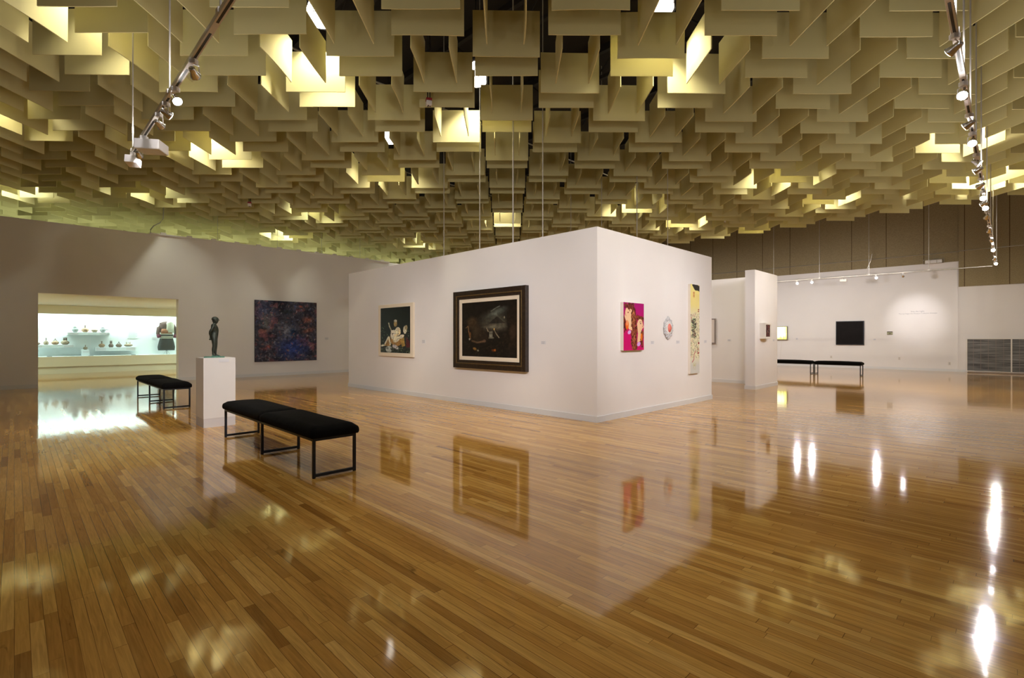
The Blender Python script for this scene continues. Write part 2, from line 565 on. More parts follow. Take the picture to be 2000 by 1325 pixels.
# free standing block in the middle
a0, a1, b0, b1 = BOX
mb = MB(); t = 0.18
hall_box(mb, a0, a1, b0, b0 + t, 0, H_BOX)
hall_box(mb, a0, a1, b1 - t, b1, 0, H_BOX)
hall_box(mb, a0, a0 + t, b0 + t, b1 - t, 0, H_BOX)
hall_box(mb, a1 - t, a1, b0 + t, b1 - t, 0, H_BOX)
struct(build_hall(mb, 'wall_middle', M['white_wall']))
mb = MB(); e = 0.014
hall_box(mb, a0 - e, a1 + e, b0 - e, b0, 0, 0.095)
hall_box(mb, a0 - e, a0, b0, b1, 0, 0.095)
hall_box(mb, a0 - e, a1 + e, b1, b1 + e, 0, 0.095)
struct(build_hall(mb, 'baseboard_middle', M['base']))

# L-shaped partition behind it
pc = at_z(1474.5, 761.7, 0)
la, lb = a_of(pc), b_of(pc)
LT = 0.24; lb1 = b_of(at_z(1516.8, 752.7, 0))
mb = MB()
hall_box(mb, la, la + LT, lb, lb1, 0, H_BOX)
hall_box(mb, la + LT, la + 5.5, lb1 - 0.20, lb1, 0, H_BOX)
struct(build_hall(mb, 'wall_wing', M['white_wall']))
mb = MB()
hall_box(mb, la - e, la, lb - e, lb1 + e, 0, 0.095)
hall_box(mb, la, la + LT, lb - e, lb, 0, 0.095)
hall_box(mb, la + LT, la + LT + e, lb - e, lb1 - 0.20 - e, 0, 0.095)
hall_box(mb, la + LT + e, la + 5.5, lb1 - 0.20 - e, lb1 - 0.20, 0, 0.095)
struct(build_hall(mb, 'baseboard_wing', M['base']))

# ---------------------------------------------------------------- display room beyond the opening
A_C = 24.5        # glass front of the case
b_lo, b_hi = open_b0 - 4.0, open_b1 + 3.2
mb = MB(); hall_box(mb, A_L + WT, A_C + 1.0, b_lo, b_hi, OPEN_H, OPEN_H + 0.15)
struct(build_hall(mb, 'ceiling_display_room', M['display_wall']))
mb = MB()
hall_box(mb, A_L + WT, A_C + 1.0, b_lo - 0.15, b_lo, 0, OPEN_H)
hall_box(mb, A_L + WT, A_C + 1.0, b_hi, b_hi + 0.15, 0, OPEN_H)
hall_box(mb, A_C + 0.86, A_C + 1.0, b_lo, b_hi, 0, OPEN_H)
struct(build_hall(mb, 'wall_display_room', M['display_wall']))
CB0, CB1 = 0.62, 2.19
case = thing('display_case', 'long built-in glazed display case glowing white beyond the wide opening', 'display case',
             AB(A_C, (b_lo + b_hi) / 2), HALL)
hw = (b_hi - b_lo) / 2 - 0.01
MB().box(-hw, hw, 0.0, 0.84, 0.26, CB0).build('base', M['display_wall'], case)
MB().box(-hw, hw, 0.10, 0.84, 0.0, 0.26).build('plinth', M['display_wall'], case)
MB().box(-hw, hw, 0.0, 0.12, CB1, OPEN_H - 0.003).build('fascia', M['display_wall'], case)
MB().box(-hw, hw, 0.80, 0.84, CB0, OPEN_H - 0.003).build('back_panel', M['case_white'], case)
MB().box(-hw, hw, 0.02, 0.80, CB0, CB0 + 0.012).build('deck', M['case_white'], case)
gx = [-hw]
while gx[-1] < hw - 0.5: gx.append(min(hw, gx[-1] + 1.86))
for x0, x1 in zip(gx, gx[1:]):
    MB().box(x0 + 0.004, x1 - 0.004, 0.03, 0.038, CB0 + 0.012, CB1).build('glass_pane', M['glass'], case)
lt = MB().box(-hw + 0.1, hw - 0.1, 0.25, 0.62, 2.36, 2.40).build('light_strip', M['strip'], case)


def area(loc, rot, sx, sy, power, col, parent=None, name='area_light'):
    l = bpy.data.lights.new(name, 'AREA'); l.shape = 'RECTANGLE'; l.size = sx; l.size_y = sy
    l.energy = power; l.color = col
    o = bpy.data.objects.new(name, l); C.objects.link(o)
    o.location = loc; o.rotation_euler = rot
    if parent: o.parent = parent
    return o


area((0, 0.42, 2.345), (0, 0, 0), 2 * hw - 0.3, 0.35, P_CASE, COOL, case, 'case_strip_light')
# unseen area lights added either side of the opening to fill the display room
for b_ in (-1.9, 6.1): area(AB(21.0, b_, OPEN_H - 0.02), (0, 0, HALL), 1.2, 3.0, 95, (0.84, 1.0, 0.74), None, 'display_room_fill')


def case_pt(px, py, depth=0.45):
    p = on_a(px, py, A_C + depth)
    return b_of(p) - (b_lo + b_hi) / 2, p.z


def shelf(name, label, x0, x1, ytop, ybot, d0=0.42):
    xa, z1 = case_pt(x0, ytop, d0); xb, z0 = case_pt(x1, ybot, d0)
    c = (b_lo + b_hi) / 2
    t = thing(name, label, 'shelf', AB(A_C + d0, c + (xa + xb) / 2, z0), HALL)
    hw_ = (xb - xa) / 2
    bd = MB().box(-hw_, hw_, 0, 0.80 - d0, 0, z1 - z0).build('board', M['case_white'], t, bevel=0.003)
    for sx in (-1, 1):
        cxm = sx * hw_ * 0.72
        MB().box(cxm - hw_ * 0.22, cxm + hw_ * 0.22, -0.003, 0, 0.012, z1 - z0 - 0.012).build('caption_strip', M['label'], bd)
    return z1


Z_TOP = shelf('wall_shelf', 'upper white shelf in the glazed case carrying four small pots', 131.6, 214.8, 649, 655)
Z_LEFT = shelf('wall_shelf', 'lower white shelf at the left of the glazed case under the row of jars', 60, 146, 674, 679)
Z_RIGHT = shelf('wall_shelf', 'lower white shelf at the right of the glazed case holding four vessels', 186, 266, 679, 685)
# white riser
xa, z1 = case_pt(159.5, 683.6, 0.35); xb, _ = case_pt(174.5, 690, 0.35)
t = thing('display_riser', 'small white box standing on the case floor under one little pot', 'riser', AB(A_C + 0.35, (b_lo + b_hi) / 2 + (xa + xb) / 2, CB0 + 0.012), HALL)
ZR = z1
MB().box(-(xb - xa) / 2, (xb - xa) / 2, 0, 0.3, 0, z1 - CB0 - 0.012).build('box_body', M['case_white'], t, bevel=0.004)
MB().box(-0.07, 0.1, -0.004, 0, z1 - CB0 - 0.12, z1 - CB0 - 0.07).build('caption_strip', M['label'], t)

POT = {
    'round': [(0.03, 0), (0.10, 0.0), (0.17, 0.06), (0.19, 0.12), (0.16, 0.18), (0.09, 0.22), (0.04, 0.235)],
    'flat': [(0.04, 0), (0.13, 0.0), (0.24, 0.055), (0.26, 0.10), (0.20, 0.15), (0.09, 0.19), (0.05, 0.20)],
    'tall': [(0.03, 0), (0.09, 0.0), (0.12, 0.07), (0.125, 0.14), (0.09, 0.20), (0.05, 0.25), (0.03, 0.27)],
    'bowl': [(0.05, 0), (0.12, 0.0), (0.19, 0.05), (0.205, 0.13), (0.195, 0.135), (0.17, 0.06), (0.1, 0.02)],
}


def pot(px, zbase, wpx, hpx, kind, m, extra, label, name='clay_pot', cat='pot', d=0.55):
    x, _ = case_pt(px, 660, d)
    prof = POT[kind]
    rmax = max(r for r, z in prof); zmax = max(z for r, z in prof)
    dep = on_a(px, 660, A_C + d).y
    wm = wpx / F * dep * 1.08
    hm = hpx / F * dep * 1.15
    sr = wm / 2 / rmax
    bodyh = hm * (0.62 if extra in ('neck', 'stirrup', 'double', 'spouts') else (0.8 if extra == 'animal' else 1.0))
    sz = bodyh / zmax
    t = thing(name, label, cat, AB(A_C + d, (b_lo + b_hi) / 2 + x, zbase), HALL, 'ancient vessels in the glazed case')
    MB().lathe([(r * sr, z * sz) for r, z in prof], 24).build('body', m, t, smooth=True)
    top = bodyh * 0.94
    if extra == 'neck':
        MB().lathe([(wm * 0.10, 0), (wm * 0.075, (hm - top) * 0.5), (wm * 0.13, hm - top)], 14, (0, 0, top)).build('neck', M['pot_dark'], t, smooth=True)
    elif extra == 'stirrup':
        pts = [(wm * 0.22 * math.cos(q), 0, top - 0.01 + (hm - top) * 0.55 * math.sin(q)) for q in [math.pi * k / 10 for k in range(11)]]
        mbn = MB().path(pts, wm * 0.05)
        mbn.tube((0, 0, top + (hm - top) * 0.5), (0, 0, hm), wm * 0.05, wm * 0.075)
        mbn.build('stirrup_handle', M['pot_dark'], t, smooth=True)
    elif extra == 'double':
        for sx in (-1, 1):
            MB().lathe([(wm * 0.10, 0), (wm * 0.12, (hm - top) * 0.4), (wm * 0.08, (hm - top) * 0.6), (wm * 0.13, hm - top)], 12, (sx * wm * 0.12, 0, top * 0.98)).build('neck', M['pot_dark'], t, smooth=True)
    elif extra == 'spouts':
        for sx in (-0.35, 0.28):
            MB().tube((sx * wm * 0.6, 0, bodyh * 0.7), (sx * wm * 0.7, 0, hm), wm * 0.05, wm * 0.035).build('spout', m, t, smooth=True)
        MB().path([(-0.2 * wm, 0, hm * 0.72), (0, 0, hm * 0.85), (0.18 * wm, 0, hm * 0.72)], wm * 0.025).build('bridge_handle', m, t, smooth=True)
    elif extra == 'handle':
        MB().path([(wm * 0.4, 0, hm * 0.55), (wm * 0.7, 0, hm * 0.62), (wm * 0.95, 0, hm * 0.5)], [wm * 0.09, wm * 0.07, wm * 0.045]).build('handle', m, t, smooth=True)
        MB().lathe([(wm * 0.22, 0), (wm * 0.24, 0.02), (wm * 0.15, 0.035)], 14, (0, 0, bodyh * 0.97)).build('rim', m, t, smooth=True)
    elif extra == 'animal':
        MB().lathe([(0.001, -0.05), (0.035, -0.035), (0.05, 0), (0.035, 0.04), (0.001, 0.05)], 12, (-wm * 0.05, 0, hm * 0.86)).build('head', m, t, smooth=True)
        MB().path([(wm * 0.05, 0, hm * 0.9), (wm * 0.22, 0, hm * 0.8), (wm * 0.3, 0, hm * 0.55)], wm * 0.05).build('handle', m, t, smooth=True)
    return t


k = 0.16
pot(50 + 605 * k, Z_TOP, 9.5, 9.5, 'round', M['pot_grey'], 'animal', 'grey animal-shaped vessel, first on the upper shelf from the left')
pot(50 + 727 * k, Z_TOP, 11, 12.0, 'round', M['pot_red'], 'neck', 'round brown and cream bottle with a tall neck on the upper shelf')
pot(50 + 842 * k, Z_TOP, 9.3, 4.6, 'bowl', M['pot_cream'], None, 'low open bowl on the upper shelf', 'clay_bowl', 'bowl')
pot(50 + 943 * k, Z_TOP, 9.0, 7.5, 'round', M['pot_grey'], 'handle', 'grey pot with a long side handle at the end of the upper shelf')
pot(50 + 140 * k, Z_LEFT, 9, 7.5, 'flat', M['pot_dark'], 'neck', 'dark pot half hidden by the left edge of the opening')
pot(50 + 250 * k, Z_LEFT, 7.2, 11.5, 'tall', M['pot_cream'], 'neck', 'slender jar with a dark pointed neck on the lower left shelf')
pot(50 + 362 * k, Z_LEFT, 10.6, 10.5, 'round', M['pot_red'], 'stirrup', 'round jar with a thin stirrup spout on the lower left shelf')
pot(50 + 482 * k, Z_LEFT, 12.0, 12.0, 'flat', M['pot_cream'], 'double', 'wide squat jar with twin dark necks on the lower left shelf')
pot(50 + 730 * k, ZR, 6.4, 8.0, 'round', M['pot_cream'], 'neck', 'little pot on the white box between the two lower shelves')
pot(50 + 930 * k, Z_RIGHT, 9.3, 10.5, 'round', M['pot_red'], 'neck', 'cream and brown bottle, first on the lower right shelf')
pot(50 + 1043 * k, Z_RIGHT, 7.4, 11.0, 'tall', M['pot_dark'], 'double', 'dark knobbly double vessel, second on the lower right shelf')
pot(50 + 1138 * k, Z_RIGHT, 9.3, 9.5, 'round', M['pot_dark'], 'stirrup', 'reddish round jar with short spout, third on the lower right shelf')
pot(50 + 1255 * k, Z_RIGHT + 0.02, 13.0, 8.0, 'flat', M['pot_cream'], 'spouts', 'flat boat-shaped vessel with two spouts at the end of the lower right shelf')

# text panel and little captions in the case
def case_card(name, label, cat, x0, x1, y0, y1, d, m, lines=0):
    xa, za = case_pt(x0, y0, d); xb, zb = case_pt(x1, y1, d)
    t = thing(name, label, cat, AB(A_C + d, (b_lo + b_hi) / 2 + (xa + xb) / 2, zb), HALL)
    wv, hv = (xb - xa) / 2, za - zb
    MB().box(-wv, wv, 0, max(0.004, 0.80 - d), 0, hv).build('panel', m, t)
    if lines:
        q = MB()
        for i in range(lines):
            z = hv * (0.9 - 0.8 * i / max(1, lines - 1))
            q.box(-wv * 0.8, wv * (0.8 - 0.3 * (i % 3 == 2)), -0.002, 0, z - hv * 0.012, z + hv * 0.012)
        q.build('print', M['ink'], t)
    return t


case_card('text_panel', 'pale printed text panel inside the case left of the costume', 'text panel', 249, 270, 645, 661, 0.78, M['case_white'], 9)
case_card('caption_card', 'small pale card on the case back wall beside the costume', 'label', 297, 306, 659, 663.5, 0.79, M['label'], 3)
for nm, xx, yy, dd in (('left', 96.5, 697, 0), ('middle', 178, 694.6, 0), ('right', 261, 694.2, 0)):
    x, _ = case_pt(xx, yy, 0.12)
    lab = {'left': 'dark little caption wedge on the case floor under the lower left shelf',
           'middle': 'dark little caption wedge on the case floor beside the white box',
           'right': 'dark little caption wedge on the case floor under the lower right shelf'}[nm]
    t = thing('caption_wedge', lab, 'label', AB(A_C + 0.12, (b_lo + b_hi) / 2 + x, CB0 + 0.012), HALL, 'caption wedges on the case floor')
    MB().box(-0.07, 0.07, 0, 0.05, 0, 0.022).build('wedge', M['ink'], t)

# costume
def cpx(px, py): return case_pt(px, py, 0.5)
cx, _ = cpx(325.5, 660)
dep = on_a(325, 660, A_C + 0.5).y
u_ = dep / F     # metres per pixel there
cos = thing('costume', 'mounted folk costume of jacket, striped belt and dark skirt in the lit case', 'costume',
            AB(A_C + 0.5, (b_lo + b_hi) / 2 + cx, CB0 + 0.012), HALL)
zc = lambda py: (EYE + (CY - py) / F * dep) - CB0 - 0.012


def drape(levels, n=28, fold=0.0, nf=9, c=(0, 0)):
    """stack of ellipses (z, rx, ry) with folds"""
    q = MB(); rings = []
    for z, rx, ry in levels:
        rings.append([q.bm.verts.new((c[0] + rx * math.cos(2 * math.pi * k / n) * (1 + fold * math.sin(nf * 2 * math.pi * k / n)),
                                      c[1] + ry * math.sin(2 * math.pi * k / n) * (1 + fold * math.sin(nf * 2 * math.pi * k / n)), z)) for k in range(n)])
    for a, b in zip(rings, rings[1:]):
        for k in range(n): q.bm.faces.new((a[k], a[(k + 1) % n], b[(k + 1) % n], b[k]))
    q.bm.faces.new(rings[0][::-1]); q.bm.faces.new(rings[-1])
    return q


drape([(zc(661), 10 * u_, 0.13), (zc(655), 9.5 * u_, 0.13), (zc(645), 11 * u_, 0.15), (zc(634), 12 * u_, 0.16), (zc(629.5), 8 * u_, 0.12), (zc(628), 3 * u_, 0.06)], fold=0.02).build('jacket', M['cloth_brown'], cos, smooth=True)
q = MB()
for sx in (-1, 1):
    q.path([(sx * 9 * u_, 0, zc(632)), (sx * 13 * u_, -0.02, zc(641)), (sx * 14.5 * u_, -0.05, zc(652)), (sx * 13 * u_, -0.08, zc(658))],
           [3.2 * u_, 3.3 * u_, 3.0 * u_, 2.6 * u_], 14)
q.build('sleeves', M['cloth_brown'], cos, smooth=True)
q = MB()
for sx in (-1, 1):
    q.path([(sx * 14 * u_, -0.07, zc(654)), (sx * 12.8 * u_, -0.09, zc(660))], [3.3 * u_, 3.0 * u_], 14)
q.build('cuffs', M['cloth_maroon'], cos, smooth=True)
q = drape([(zc(650), 6.5 * u_, 0.03), (zc(640), 6 * u_, 0.045), (zc(632), 6 * u_, 0.05), (zc(628), 4 * u_, 0.05)], fold=0.05, c=(4.5 * u_, -0.15))
q.build('shawl', M['cloth_white'], cos, smooth=True)
drape([(zc(652), 9 * u_, 0.05), (zc(647), 9 * u_, 0.06), (zc(643), 8 * u_, 0.04)], fold=0.04, c=(-1 * u_, -0.12)).build('sash', M['cloth_rust'], cos, smooth=True)
belt = drape([(zc(661.5), 10.6 * u_, 0.165), (zc(650), 10.3 * u_, 0.165)], fold=0.0)
belt.build('belt', M['cloth_white'], cos, smooth=True)
for ya, yb in ((653.8, 656.6), (658.4, 659.2)):
    drape([(zc(yb), 10.75 * u_, 0.169), (zc(ya), 10.7 * u_, 0.169)]).build('belt_stripe', M['cloth_navy'], cos, smooth=True)
drape([(zc(684.5), 13.2 * u_, 0.17), (zc(678), 14 * u_, 0.2), (zc(670), 12.5 * u_, 0.18), (zc(661), 10.5 * u_, 0.15)], fold=0.06, nf=7).build('skirt', M['cloth_navy'], cos, smooth=True)
q = MB().tube((0, 0, 0.01), (0, 0, zc(670)), 0.012)
for ang in (30, 150, 270):
    q.path([(0, 0, zc(684)), (0.09 * math.cos(R(ang)), 0.09 * math.sin(R(ang)), 0.07), (0.13 * math.cos(R(ang)), 0.13 * math.sin(R(ang)), 0.006)], 0.006)
q.build('stand', M['chrome'], cos, smooth=True)

# ------------------------------------------------------------------ little raster painter for the pictures
class Img:
    def __init__(s, w, h, bg):
        s.w, s.h = w, h
        s.a = np.ones((h, w, 3)) * np.array(bg)
        yy, xx = np.mgrid[0:h, 0:w]
        s.x = (xx + 0.5) / w; s.y = 1 - (yy + 0.5) / h      # y up, 0..1
        s.asp = w / h

    def put(s, m, col):
        m = np.clip(m, 0, 1)[..., None]
        s.a = s.a * (1 - m) + np.array(col) * m
        return s

    def ell(s, cx, cy, rx, ry, col, rot=0, soft=0.15, op=1.0):
        dx, dy = s.x - cx, s.y - cy
        c, n = math.cos(rot), math.sin(rot)
        u, v = (dx * c + dy * n) / rx, (-dx * n + dy * c) / ry
        d = np.sqrt(u * u + v * v)
        return s.put(op * (1 - d) / soft + 0.0, col) if soft > 0 else s.put((d < 1) * op, col)

    def rect(s, x0, x1, y0, y1, col, op=1.0):
        return s.put(((s.x > x0) & (s.x < x1) & (s.y > y0) & (s.y < y1)) * op, col)

    def poly(s, pts, col, op=1.0):
        ins = np.zeros(s.x.shape, bool)
        n = len(pts)
        for i in range(n):
            x0, y0 = pts[i]; x1, y1 = pts[(i + 1) % n]
            if y0 == y1: continue
            c = ((y0 > s.y) != (y1 > s.y)) & (s.x < (x1 - x0) * (s.y - y0) / (y1 - y0) + x0)
            ins ^= c
        return s.put(ins * op, col)

    def stroke(s, pts, wd, col, op=1.0):
        best = np.full(s.x.shape, 9.0)
        for (x0, y0), (x1, y1) in zip(pts, pts[1:]):
            dx, dy = x1 - x0, (y1 - y0) / s.asp
            l2 = dx * dx + dy * dy + 1e-9
            t = np.clip(((s.x - x0) * dx + (s.y - y0) / s.asp * dy) / l2, 0, 1)
            d = np.hypot(s.x - x0 - t * dx, (s.y - y0) / s.asp - t * dy)
            best = np.minimum(best, d)
        return s.put(op * np.clip(1.5 - best / wd, 0, 1), col)

    def noise(s, rng, nx, ny):
        g = rng.random((ny + 2, nx + 2))
        fx, fy = s.x * nx, s.y * ny
        ix, iy = fx.astype(int), fy.astype(int)
        tx, ty = fx - ix, fy - iy
        tx = tx * tx * (3 - 2 * tx); ty = ty * ty * (3 - 2 * ty)
        return (g[iy, ix] * (1 - tx) + g[iy, ix + 1] * tx) * (1 - ty) + (g[iy + 1, ix] * (1 - tx) + g[iy + 1, ix + 1] * tx) * ty

    def mod(s, n, amp):
        s.a = np.clip(s.a * (1 + amp * (n[..., None] - 0.5) * 2), 0, 1)
        return s


def picture(img, w, h, parent, name='picture', y=-0.001, z0=0.0, x0=None, material=None):
    """grid of vertices in the local xz plane facing -y, coloured per vertex"""
    x0 = -w / 2 if x0 is None else x0
    H, W = img.h, img.w
    xs = np.linspace(0, w, W) + x0; zs = np.linspace(h, 0, H) + z0
    X, Z = np.meshgrid(xs, zs)
    co = np.stack([X, np.full_like(X, y), Z], -1).reshape(-1, 3)
    idx = np.arange(H * W).reshape(H, W)
    f = np.stack([idx[1:, :-1], idx[1:, 1:], idx[:-1, 1:], idx[:-1, :-1]], -1).reshape(-1, 4)
    me = bpy.data.meshes.new(name)
    me.from_pydata(co.tolist(), [], f.tolist())
    at = me.color_attributes.new('paint', 'FLOAT_COLOR', 'POINT')
    a = np.clip(img.a, 0, 1); l = np.where(a <= 0.04045, a / 12.92, ((a + 0.055) / 1.055) ** 2.4)
    buf = np.ones((H * W, 4), np.float32); buf[:, :3] = l.reshape(-1, 3)
    at.data.foreach_set('color', buf.ravel())
    me.materials.append(material or M['oil'])
    o = bpy.data.objects.new(name, me); C.objects.link(o); o.parent = parent
    return o


def hang(name, label, cat, plane, D, thick, L0, L1, group=None):
    """L0=(px,ytop,ybot) left edge, L1 right edge of the FRONT face. Returns root, width, height.
    local x to the right seen from the front, local y into the wall, front at y=0, wall at y=thick"""
    f = on_b if plane == 'b' else on_a
    Df = D - thick
    t0, b0_ = f(L0[0], L0[1], Df), f(L0[0], L0[2], Df)
    t1, b1_ = f(L1[0], L1[1], Df), f(L1[0], L1[2], Df)
    wv = (Vector((t1.x, t1.y)) - Vector((t0.x, t0.y))).length
    zt, zb = (t0.z + t1.z) / 2, (b0_.z + b1_.z) / 2
    c = (b0_ + b1_) / 2; c.z = zb
    root = thing(name, label, cat, c, R(-45) if plane == 'b' else R(45), group)
    return root, wv, zt - zb


rng = np.random.default_rng(3)

# 1 night garden picture with pale figures, on the block's left face
r1, w1, h1 = hang('framed_print', 'black and cream framed picture of pale figures with a guitar, on the long left face', 'picture', 'b', BOX[2], 0.05,
                  (739, 598.5, 695.6), (806.5, 589, 698))
MB().box(-w1 / 2, w1 / 2, 0.0, 0.05, 0, h1).build('frame', M['cream_frame'], r1, bevel=0.004)
im = Img(110, 150, (0.035, 0.035, 0.03))
for _ in range(420):
    x, y = rng.random(), rng.random() ** 1.6 * 0.62
    if 0.25 < x < 0.8 and y > 0.3: continue
    g = rng.random()
    im.ell(x, y, 0.01 + 0.012 * rng.random(), 0.006 + 0.01 * rng.random(), (0.10 + 0.5 * g ** 3, 0.14 + 0.5 * g ** 3, 0.09 + 0.42 * g ** 3), rng.random() * 3, 0.5)
cream, tan_, grey = (0.86, 0.83, 0.72), (0.60, 0.44, 0.22), (0.74, 0.75, 0.72)
im.poly([(0.12, 0.16), (0.28, 0.36), (0.36, 0.36), (0.34, 0.14)], tan_)
im.stroke([(0.16, 0.20), (0.29, 0.36), (0.34, 0.18), (0.40, 0.30)], 0.022, cream)
im.ell(0.55, 0.26, 0.20, 0.12, tan_, 0, 0.1)
im.ell(0.46, 0.40, 0.12, 0.11, cream, 0.5, 0.12)
im.ell(0.60, 0.47, 0.10, 0.10, cream, 0, 0.12)
im.ell(0.55, 0.30, 0.13, 0.07, cream, 0.3, 0.2)
im.ell(0.52, 0.64, 0.062, 0.075, (0.66, 0.55, 0.34), 0, 0.2)
im.ell(0.52, 0.70, 0.062, 0.035, (0.72, 0.70, 0.62), 0, 0.3)
im.stroke([(0.29, 0.66), (0.32, 0.58), (0.42, 0.44)], 0.018, (0.78, 0.72, 0.6))
im.ell(0.44, 0.42, 0.09, 0.075, (0.9, 0.87, 0.78), -0.6, 0.1)
im.ell(0.43, 0.42, 0.022, 0.02, (0.25, 0.18, 0.1), 0, 0.3)
im.stroke([(0.62, 0.52), (0.66, 0.42), (0.50, 0.38)], 0.025, (0.88, 0.80, 0.62))
im.ell(0.83, 0.50, 0.06, 0.09, cream, 0, 0.15)
im.ell(0.87, 0.55, 0.05, 0.06, (0.62, 0.55, 0.4), 0, 0.3)
im.poly([(0.66, 0.34), (0.78, 0.40), (0.84, 0.16), (0.74, 0.14)], (0.62, 0.50, 0.25))
im.poly([(0.86, 0.36), (0.97, 0.26), (0.99, 0.13), (0.86, 0.13)], (0.32, 0.06, 0.09))
im.ell(0.72, 0.36, 0.10, 0.045, cream, 0.3, 0.2)
im.ell(0.30, 0.08, 0.13, 0.08, grey, 0, 0.2)
im.ell(0.52, 0.13, 0.12, 0.05, (0.75, 0.72, 0.72), -0.3, 0.2)
im.ell(0.08, 0.16, 0.10, 0.025, cream, 0.1, 0.4)
im.ell(0.45, 0.08, 0.10, 0.03, (0.06, 0.05, 0.05), 0, 0.3)
for _ in range(170):
    im.ell(rng.random(), rng.random() * 0.14, 0.014, 0.010, (lambda g: (0.08 + 0.45 * g, 0.09 + 0.45 * g, 0.07 + 0.38 * g))(rng.random() ** 2), 0, 0.5)
im.mod(im.noise(rng, 40, 55), 0.22)
picture(im, w1 * 0.855, h1 * 0.865, r1, z0=h1 * 0.07, material=M['photo'])

# 2 dark volcano landscape in a heavy frame
r2, w2, h2 = hang('framed_painting', 'large dark landscape painting in a heavy brown frame with a cream liner', 'painting', 'b', BOX[2], 0.09,
                  (885, 571.5, 717), (1026, 556.5, 728))


def frame_ring(parent, name, w, h, wd, y0, y1, m, inset=0.0, bevel=0.004):
    q = MB(); a, b = -w / 2 + inset, w / 2 - inset; c, d = inset, h - inset
    q.box(a, a + wd, y0, y1, c, d); q.box(b - wd, b, y0, y1, c, d)
    q.box(a + wd, b - wd, y0, y1, c, c + wd); q.box(a + wd, b - wd, y0, y1, d - wd, d)
    return q.build(name, m, parent, bevel=bevel)


fw = w2 * 0.043
frame_ring(r2, 'outer_frame', w2, h2, fw, 0.0, 0.09, M['walnut'])
frame_ring(r2, 'gilt_edge', w2, h2, fw * 0.22, -0.004, 0.02, M['gilt'], inset=fw)
frame_ring(r2, 'inner_frame', w2, h2, fw * 0.62, 0.012, 0.09, M['walnut'], inset=fw * 1.22)
frame_ring(r2, 'liner', w2, h2, fw * 0.85, 0.03, 0.09, M['cream_frame'], inset=fw * 1.84)
im = Img(170, 150, (0.075, 0.060, 0.045))
im.ell(0.58, 0.72, 0.34, 0.16, (0.20, 0.20, 0.17), 0.35, 0.9)
im.ell(0.66, 0.80, 0.22, 0.07, (0.27, 0.29, 0.26), 0.45, 0.9)
im.ell(0.60, 0.55, 0.32, 0.13, (0.25, 0.23, 0.19), 0, 0.9)
im.ell(0.72, 0.62, 0.12, 0.14, (0.27, 0.26, 0.21), 0, 0.9)
im.poly([(0.50, 0.60), (0.655, 0.725), (0.80, 0.60)], (0.11, 0.10, 0.085))
im.stroke([(0.655, 0.73), (0.65, 0.82)], 0.004, (0.33, 0.33, 0.29), 0.8)
im.stroke([(0.55, 0.82), (0.65, 0.88), (0.70, 0.90)], 0.008, (0.38, 0.40, 0.36), 0.6)
im.ell(0.78, 0.70, 0.015, 0.03, (0.55, 0.53, 0.44), 0, 0.8)
im.ell(0.60, 0.54, 0.26, 0.035, (0.30, 0.29, 0.24), 0, 0.8)
im.ell(0.20, 0.62, 0.13, 0.14, (0.17, 0.13, 0.085), 0.2, 0.5)
im.ell(0.28, 0.45, 0.12, 0.18, (0.15, 0.12, 0.085), 0, 0.5)
im.ell(0.40, 0.36, 0.12, 0.13, (0.12, 0.095, 0.07), 0, 0.5)
im.poly([(0.82, 0.80), (0.9, 0.85), (1, 0.88), (1, 0.2), (0.74, 0.26), (0.84, 0.45)], (0.085, 0.065, 0.045))
im.ell(0.92, 0.45, 0.07, 0.18, (0.15, 0.115, 0.08), 0, 0.5)
im.rect(0.515, 0.575, 0.34, 0.46, (0.36, 0.35, 0.30))
im.rect(0.505, 0.60, 0.335, 0.36, (0.30, 0.29, 0.24))
im.ell(0.63, 0.42, 0.045, 0.09, (0.10, 0.085, 0.07), 0.3, 0.4)
im.stroke([(0.60, 0.50), (0.64, 0.42), (0.69, 0.35)], 0.006, (0.42, 0.38, 0.3))
im.ell(0.605, 0.50, 0.012, 0.02, (0.68, 0.55, 0.28), 0, 0.5)
im.stroke([(0.47, 0.52), (0.50, 0.46)], 0.005, (0.5, 0.45, 0.35))
im.stroke([(0.08, 0.53), (0.12, 0.56), (0.14, 0.42), (0.17, 0.33)], 0.008, (0.36, 0.27, 0.17))
im.ell(0.16, 0.40, 0.022, 0.07, (0.38, 0.25, 0.13), 0, 0.5)
im.ell(0.15, 0.32, 0.02, 0.025, (0.46, 0.45, 0.40), 0, 0.5)
im.stroke([(0.20, 0.29), (0.30, 0.26), (0.40, 0.28)], 0.014, (0.30, 0.23, 0.16))
im.ell(0.43, 0.29, 0.035, 0.035, (0.33, 0.25, 0.18), 0, 0.5)
im.ell(0.25, 0.145, 0.05, 0.032, (0.38, 0.28, 0.13), -0.5, 0.5)
im.ell(0.31, 0.115, 0.025, 0.02, (0.40, 0.40, 0.35), -0.5, 0.5)
im.ell(0.60, 0.125, 0.055, 0.028, (0.33, 0.16, 0.06), 0, 0.5)
im.ell(0.62, 0.13, 0.014, 0.026, (0.62, 0.35, 0.10), 0, 0.5)
im.mod(im.noise(rng, 30, 26), 0.18); im.mod(im.noise(rng, 80, 70), 0.10)
for _ in range(260):      # broken brushwork over the rocks
    x, y = rng.random(), rng.random() * 0.72
    g = 0.10 + 0.10 * rng.random()
    im.ell(x, y, 0.02 + 0.02 * rng.random(), 0.008 + 0.01 * rng.random(), (g * 1.3, g * 1.05, g * 0.72), rng.random() * 3, 0.9, 0.35)
im.a = np.clip(im.a * 1.3 + 0.015, 0, 1)
ins = fw * 2.69
picture(im, w2 - 2 * ins, h2 - 2 * ins, r2, z0=ins, y=0.045)

